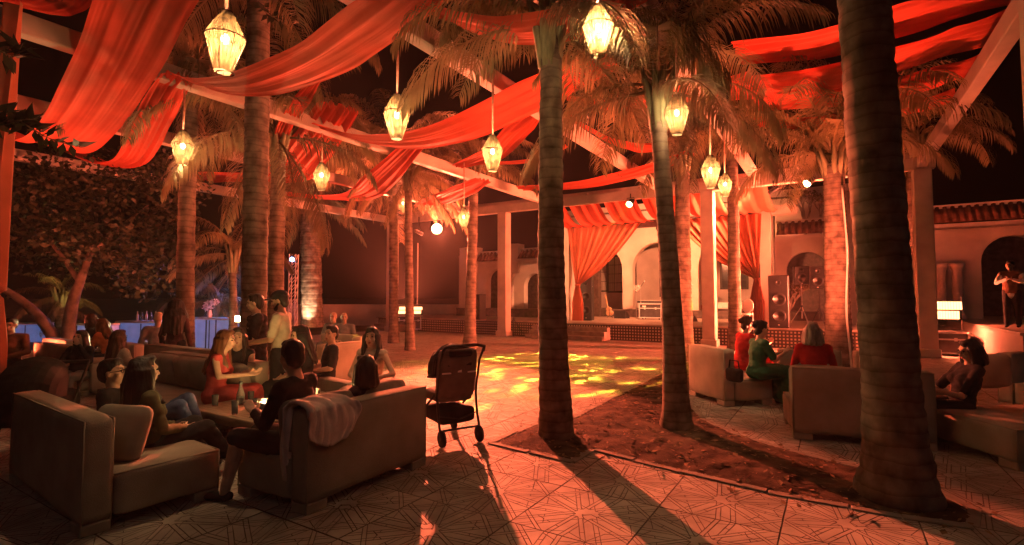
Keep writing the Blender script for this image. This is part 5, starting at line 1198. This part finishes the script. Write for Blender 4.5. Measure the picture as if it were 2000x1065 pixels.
    if hs != 'bald':
        h = MB(); h.ell(hp(0, -.028, .048), (.087 * s, .102 * s, .097 * s), 16, 10, hq); h.ell(hp(0, -.062, -.005), (.075 * s, .062 * s, .09 * s), 14, 9, hq); h.ell(hp(0, .03, .112), (.06 * s, .05 * s, .03 * s), 12, 7, hq)
        if hs == 'bun': h.ell(hp(0, -.13, .06), (.055 * s, .05 * s, .05 * s), 12, 8, hq); h.ell(hp(.02, -.11, .11), (.035, .03, .03), 10, 7, hq)
        if hs == 'bob':
            for k in range(9): a = R(-125 + k * 31.25); h.cap(hp(.083 * math.sin(a), -.02 - .085 * math.cos(a), .03), .034 * s, hp(.10 * math.sin(a), -.03 - .09 * math.cos(a), -.13), .040 * s)
        if hs in ('long', 'big'):
            gl_ = .42 if hs == 'long' else .5; w = 1.0 if hs == 'long' else 1.7
            for k in range(24):
                jr = random.Random(k + int(abs(pos[0]) * 100)); jx = lambda q: q + V((jr.uniform(-1, 1), jr.uniform(-1, 1), jr.uniform(-.6, .6))) * .014
                a = R(-122 + k * 10.6); p1 = hp(.086 * math.sin(a) * w ** .5, -.025 - .088 * math.cos(a) * w ** .5, .02); p2 = hp(.105 * math.sin(a) * w, -.035 - .10 * math.cos(a) * w, -.14); back = math.cos(a)
                p3 = p2 + V((0, -.02, 0)) - V((0, 0, 1)) * (gl_ - .18) * s * (.8 + .2 * back); p3 = P + sp * max(.05, (p3 - P).dot(sp)) + (V((p3.x - P.x, 0, 0))) * .95 + fw * (-(.125 + .03 * w) if back > .2 else (.125 if not fem else .14)) * (abs(back) ** .3 if abs(back) > .05 else .5)
                p2 = jx(p2); p3 = jx(p3) + V((0, 0, jr.uniform(-.05, .05))); h.cap(p1, .027 * s * w ** .4, p2, .025 * s * w ** .6); h.cap(p2, .025 * s * w ** .6, p3, .014 * s * w ** .6)
            if hs == 'big': h.ell(hp(0, -.03, .04), (.135, .14, .135), 16, 10, hq); h.ell(hp(0, -.06, -.1), (.17, .14, .15), 16, 10, hq)
        o = remesh(h, 'hair', HAIR[hc], root, hv, 1, lambda co: .006 * noise.noise(V((co.x * 45, co.y * 45, co.z * 5))) + .008 * noise.noise(co * 11))
    if beard:
        bd = MB(); bd.ell(hp(0, .04, -.085), (.055 * s, .052 * s, .04 * s), 12, 8, hq)
        for x in (-1, 1): bd.cap(hp(x * .066, .0, -.03), .014 * s, hp(x * .045, .05, -.08), .02 * s)
        remesh(bd, 'beard', HAIR[beard], root, .01, 1)
    if hat:
        hh = MB(); hh.ell(hp(0, -.012, .075), (.092 * s, .112 * s, .075 * s), 18, 9, hq); hh.ell(hp(0, .115, .055), (.07 * s, .075 * s, .012 * s), 14, 6, hq); remesh(hh, 'cap', C_[hat], root, .011, 1)
    if glasses:
        gm = MB()
        for x in (-1, 1): gm.path([hp(x * .033 + .022 * math.cos(t / 12 * 6.283), .098, .016 + .018 * math.sin(t / 12 * 6.283)) for t in range(13)], .0035, 5); gm.path([hp(x * .055, .096, .02), hp(x * .078, .02, .015), hp(x * .08, -.03, .0)], .003, 5)
        gm.tube(hp(-.012, .102, .018), hp(.012, .102, .018), .003, n=5); gm.build('spectacles', M['spectacle'], root)
    return root
def world(o, v): return Matrix.Translation(o.location) @ Matrix.Rotation(o.rotation_euler.z, 4, 'Z') @ Vector(v)

fx = lambda px, d: ((px - 1000) / 1000 * d, d)
# --- near left group
q1 = back_mid + (e1 - n1).normalized() * -.47 + Vector((-(e1 - n1).normalized().y, (e1 - n1).normalized().x, 0)) * .40
P14 = person('man in a dark shirt seen from behind on the near sofa, pale legs', (q1.x, q1.y), 80, seat=.35, lean=-4, turn=-30, nod=-8, top=('black', 'long'), bot=('black', 'shorts'), hair=('black', 'short'), skin=0, s=1.08,
             arms=(((-.22, .16, .20), (-.08, .36, .26)), ((.24, .10, .18), (.10, .34, .20))), legs=(((-.14, .46, .50), (-.20, .52, .08)), ((.14, .46, .48), (.16, .46, .08))), vox=.0095)
q2 = back_mid + (e1 - n1).normalized() * .14 + Vector((-(e1 - n1).normalized().y, (e1 - n1).normalized().x, 0)) * .40
person('woman with dark straight hair seen from behind on the near sofa', (q2.x, q2.y), 70, seat=.28, lean=12, turn=-14, top=('plum', 'none'), bot=('black', 'trousers'), hair=('dark', 'bob'), fem=True, s=.95)
p17 = on0(.30, .62, 0); person('long dark haired woman seen from behind on the near chaise', (p17.x, p17.y), -30, seat=.27, lean=6, turn=-4, top=('olive', 'long'), bot=('black', 'trousers'), hair=('black', 'long'), fem=True, s=1.0, legs=(((-.10, .44, .47), (-.06, .50, .1)), ((.14, .42, .46), (.10, .6, .2))))
p16 = on0(-.55, .78, 0); person('man with glasses leaning back in profile on the near chaise', (p16.x, p16.y), -76, seat=.20, lean=18, turn=-2, nod=4, top=('black', 'long'), bot=('jeans', 'trousers'), hair=('black', 'short'), glasses=True, skin=0, legs=(((-.12, .45, .60), (-.12, .62, .15)), ((.12, .46, .58), (.12, .66, .12))))
# --- across the table
person('woman in a sleeveless red dress leaning towards the candles', fx(424, 6.15), -80, seat=.40, lean=-8, turn=-4, nod=-6, top=('pink', 'none'), bot=('pink', 'dress'), hair=('auburn', 'long'), fem=True, s=.98, arms=(((-.2, .14, .22), (-.05, .40, .26)), ((.21, .12, .24), (.06, .38, .24))))
person('dark haired woman in a black strapped top facing us', fx(467, 6.55), 195, seat=.40, lean=2, turn=8, top=('black', 'none'), bot=('black', 'trousers'), hair=('dark', 'long'), fem=True, s=.98, arms=(((-.2, .12, .20), (.05, .28, .20)), ((.2, .12, .20), (-.03, .30, .22))))
person('standing man in a black jacket over a white shirt', fx(504, 7.15), 120, 'stand', lean=0, turn=-18, nod=-6, top=('white', 'short'), jacket='black', bot=('black', 'trousers'), hair=('dark', 'short'), s=.99, arms=(((-.20, .06, .20), (-.05, .30, .16)), ((.22, .02, .16), (.05, .30, .16))))
person('standing bearded man in a dark cap and stone shirt', fx(552, 6.75), 96, 'stand', lean=0, turn=0, nod=-12, top=('stone', 'short'), bot=('black', 'trousers'), hair=('black', 'short'), hat='black', beard='black', s=1.01, skin=1, arms=(((-.22, .06, .18), (-.06, .32, .14)), ((.22, .04, .18), (.06, .32, .12))))
person('woman with a dark ponytail in profile beside the cap man', fx(600, 6.7), 104, seat=.42, lean=-4, turn=10, nod=-10, top=('black', 'short'), bot=('black', 'trousers'), hair=('black', 'long'), fem=True, s=.98)
person('person in black half hidden behind the profile woman', fx(641, 7.3), 120, seat=.40, lean=8, turn=40, top=('black', 'short'), bot=('black', 'trousers'), hair=('black', 'short'), s=.97)
P13 = person('long black haired woman with a drink, elbow on the armrest', fx(726, 6.45), 168, seat=.40, lean=4, turn=14, top=('beige', 'none'), bot=('beige', 'dress'), hair=('black', 'long'), fem=True, s=1.0, arms=(((-.33, .06, .22), (-.12, .22, .18)), ((.22, .10, .20), (.06, .30, .20))))
# --- behind, left
person('woman with a great mass of dark curls seen from behind', fx(345, 8.9), 10, 'stand', lean=0, top=('plum', 'long'), bot=('black', 'trousers'), hair=('dark', 'big'), fem=True, s=.92)
person('bald headed man lit orange beside the dark curls', fx(311, 9.9), 40, seat=.5, lean=5, turn=20, top=('grey', 'long'), bot=('black', 'trousers'), hair=('dark', 'bald'), vox=.015)
person('woman with long brown hair seen from behind, pale shoulders', fx(236, 7.75), -15, seat=.30, lean=2, top=('beige', 'short'), bot=('cream', 'trousers'), hair=('brown', 'long'), fem=True, s=.97, vox=.015)
person('woman in black with her hand to her face, left background', fx(160, 8.6), 190, seat=.26, lean=5, turn=-8, top=('black', 'long'), bot=('grey', 'trousers'), hair=('black', 'long'), fem=True, s=.95, vox=.014, arms=(((-.24, .14, .24), (-.08, .16, .52)), ((.22, .12, .2), (.02, .3, .2))))
person('dark haired woman in profile leaning forward, far left', fx(196, 10.1), 100, seat=.48, lean=-12, nod=-10, top=('black', 'short'), bot=('black', 'trousers'), hair=('dark', 'bob'), fem=True, s=.97, vox=.015)
person('red haired woman bending beside the dark haired profile', fx(222, 9.9), 80, seat=.42, lean=-20, nod=-14, top=('orange', 'short'), bot=('black', 'trousers'), hair=('auburn', 'long'), fem=True, s=.97, vox=.015)
person('man at the left edge looking down at his hands', fx(24, 8.9), 200, seat=.42, lean=4, nod=-14, top=('brown', 'long'), bot=('black', 'trousers'), hair=('black', 'short'), skin=1, vox=.014)
person('left one of the orange lit couple seated far off', fx(652, 12.3), 170, seat=.44, lean=4, top=('grey', 'short'), bot=('grey', 'trousers'), hair=('dark', 'bald'), s=.97, vox=.015)
person('right one of the orange lit couple seated far off', fx(673, 12.0), 185, seat=.44, lean=4, turn=15, top=('grey', 'short'), bot=('grey', 'trousers'), hair=('dark', 'bald'), s=.97, vox=.015)
# --- right group
person('woman in a long green dress with her hair up', (3.72, 7.85), -82, seat=.42, lean=-6, nod=-10, top=('green', 'short'), bot=('green', 'dress'), hair=('black', 'bun'), fem=True, s=.99, arms=(((-.2, .18, .20), (-.08, .44, .28)), ((.21, .16, .20), (.05, .44, .30))), vox=.0095, shoes='black')
person('woman in a red dress behind the green one', (3.80, 8.55), -78, seat=.46, lean=-10, turn=-6, nod=-6, top=('red', 'short'), bot=('red', 'dress'), hair=('brown', 'bun'), fem=True, s=.99, arms=(((-.2, .18, .20), (-.06, .44, .26)), ((.21, .16, .22), (.08, .46, .34))))
person('grey haired woman in a red cardigan seen from behind', (3.95, 6.75), -30, seat=.44, lean=-2, turn=-10, top=('red', 'long'), bot=('black', 'trousers'), hair=('grey', 'bob'), fem=True, s=1.0)
P23 = person('woman with glasses reading her phone at the right edge', (5.15, 5.95), 78, seat=.30, lean=14, turn=6, nod=-12, top=('black', 'short'), bot=('black', 'trousers'), hair=('black', 'bob'), glasses=True, fem=True, arms=(((-.22, .10, .16), (-.10, .40, .22)), ((.22, .12, .16), (.02, .42, .24))))
person('waiter in a brown waistcoat standing on the right terrace', (D(1975, 560, 13.1).x, 13.1), 128, 'stand', z0=.88, lean=0, turn=-10, top=('white', 'long'), vest='brown', bot=('black', 'trousers'), hair=('black', 'short'), skin=2, s=.99, arms=(((-.26, .08, .22), (-.06, .24, .30)), ((.26, .08, .22), (.04, .26, .30))), vox=.014, group='staff')
# things held
ph = MB().rbox((0, 0, 0), (.075, .009, .155), .006, None, 1).build('mobile_phone', M['plastic']); ph.location = world(P23, (-.04, .53, .70)); ph.rotation_euler = (R(50), 0, R(75)); tag(ph, 'dark phone in the hands of the woman at the right edge', 'phone')
glass(world(P13, (-.02, .34, .70)), .13, .034, 'drink in the hand of the long black haired woman', 'drink')
gp = MB().rbox((0, 0, 0), (.075, .009, .155), .006, None, 1).build('mobile_phone', M['plastic']); gp.location = (4.32, 7.82, .84); gp.rotation_euler = (R(60), 0, R(-60)); tag(gp, 'dark phone in the hands of the green dressed woman', 'phone')
hb = empty('handbag', (3.25, 7.55, .40), R(-70), 'black handbag on the orange armchair behind the green dress', 'handbag'); soft('bag_body', (0, 0, .11), (.28, .13, .2), .05, M['black_fab'], hb, amt=.015, seed=4); MB().path([(-.1, 0, .2), (-.08, 0, .32), (.08, 0, .32), (.1, 0, .2)], .01, 6).build('bag_handle', M['black_fab'], hb, smooth=True)
# open jacket of the standing man
# ================================================================== smoky night air
hz = MB().box((0, 24, 6.0), (64, 62, 14.2)).build('haze', None); hz.data.materials.clear()
mh = bpy.data.materials.new('haze'); mh.use_nodes = True; n_ = mh.node_tree; n_.nodes.clear()
pv = n_.nodes.new('ShaderNodeVolumePrincipled'); pv.inputs['Density'].default_value = .00085; pv.inputs['Color'].default_value = (.9, .87, .85, 1); pv.inputs['Anisotropy'].default_value = .25
mo = n_.nodes.new('ShaderNodeOutputMaterial'); n_.links.new(pv.outputs[0], mo.inputs['Volume']); hz.data.materials.append(mh); tag(hz, kind='stuff')
SC.cycles.volume_bounces = 0

# ================================================================== tidy up
bpy.data.scenes.remove(WORK)
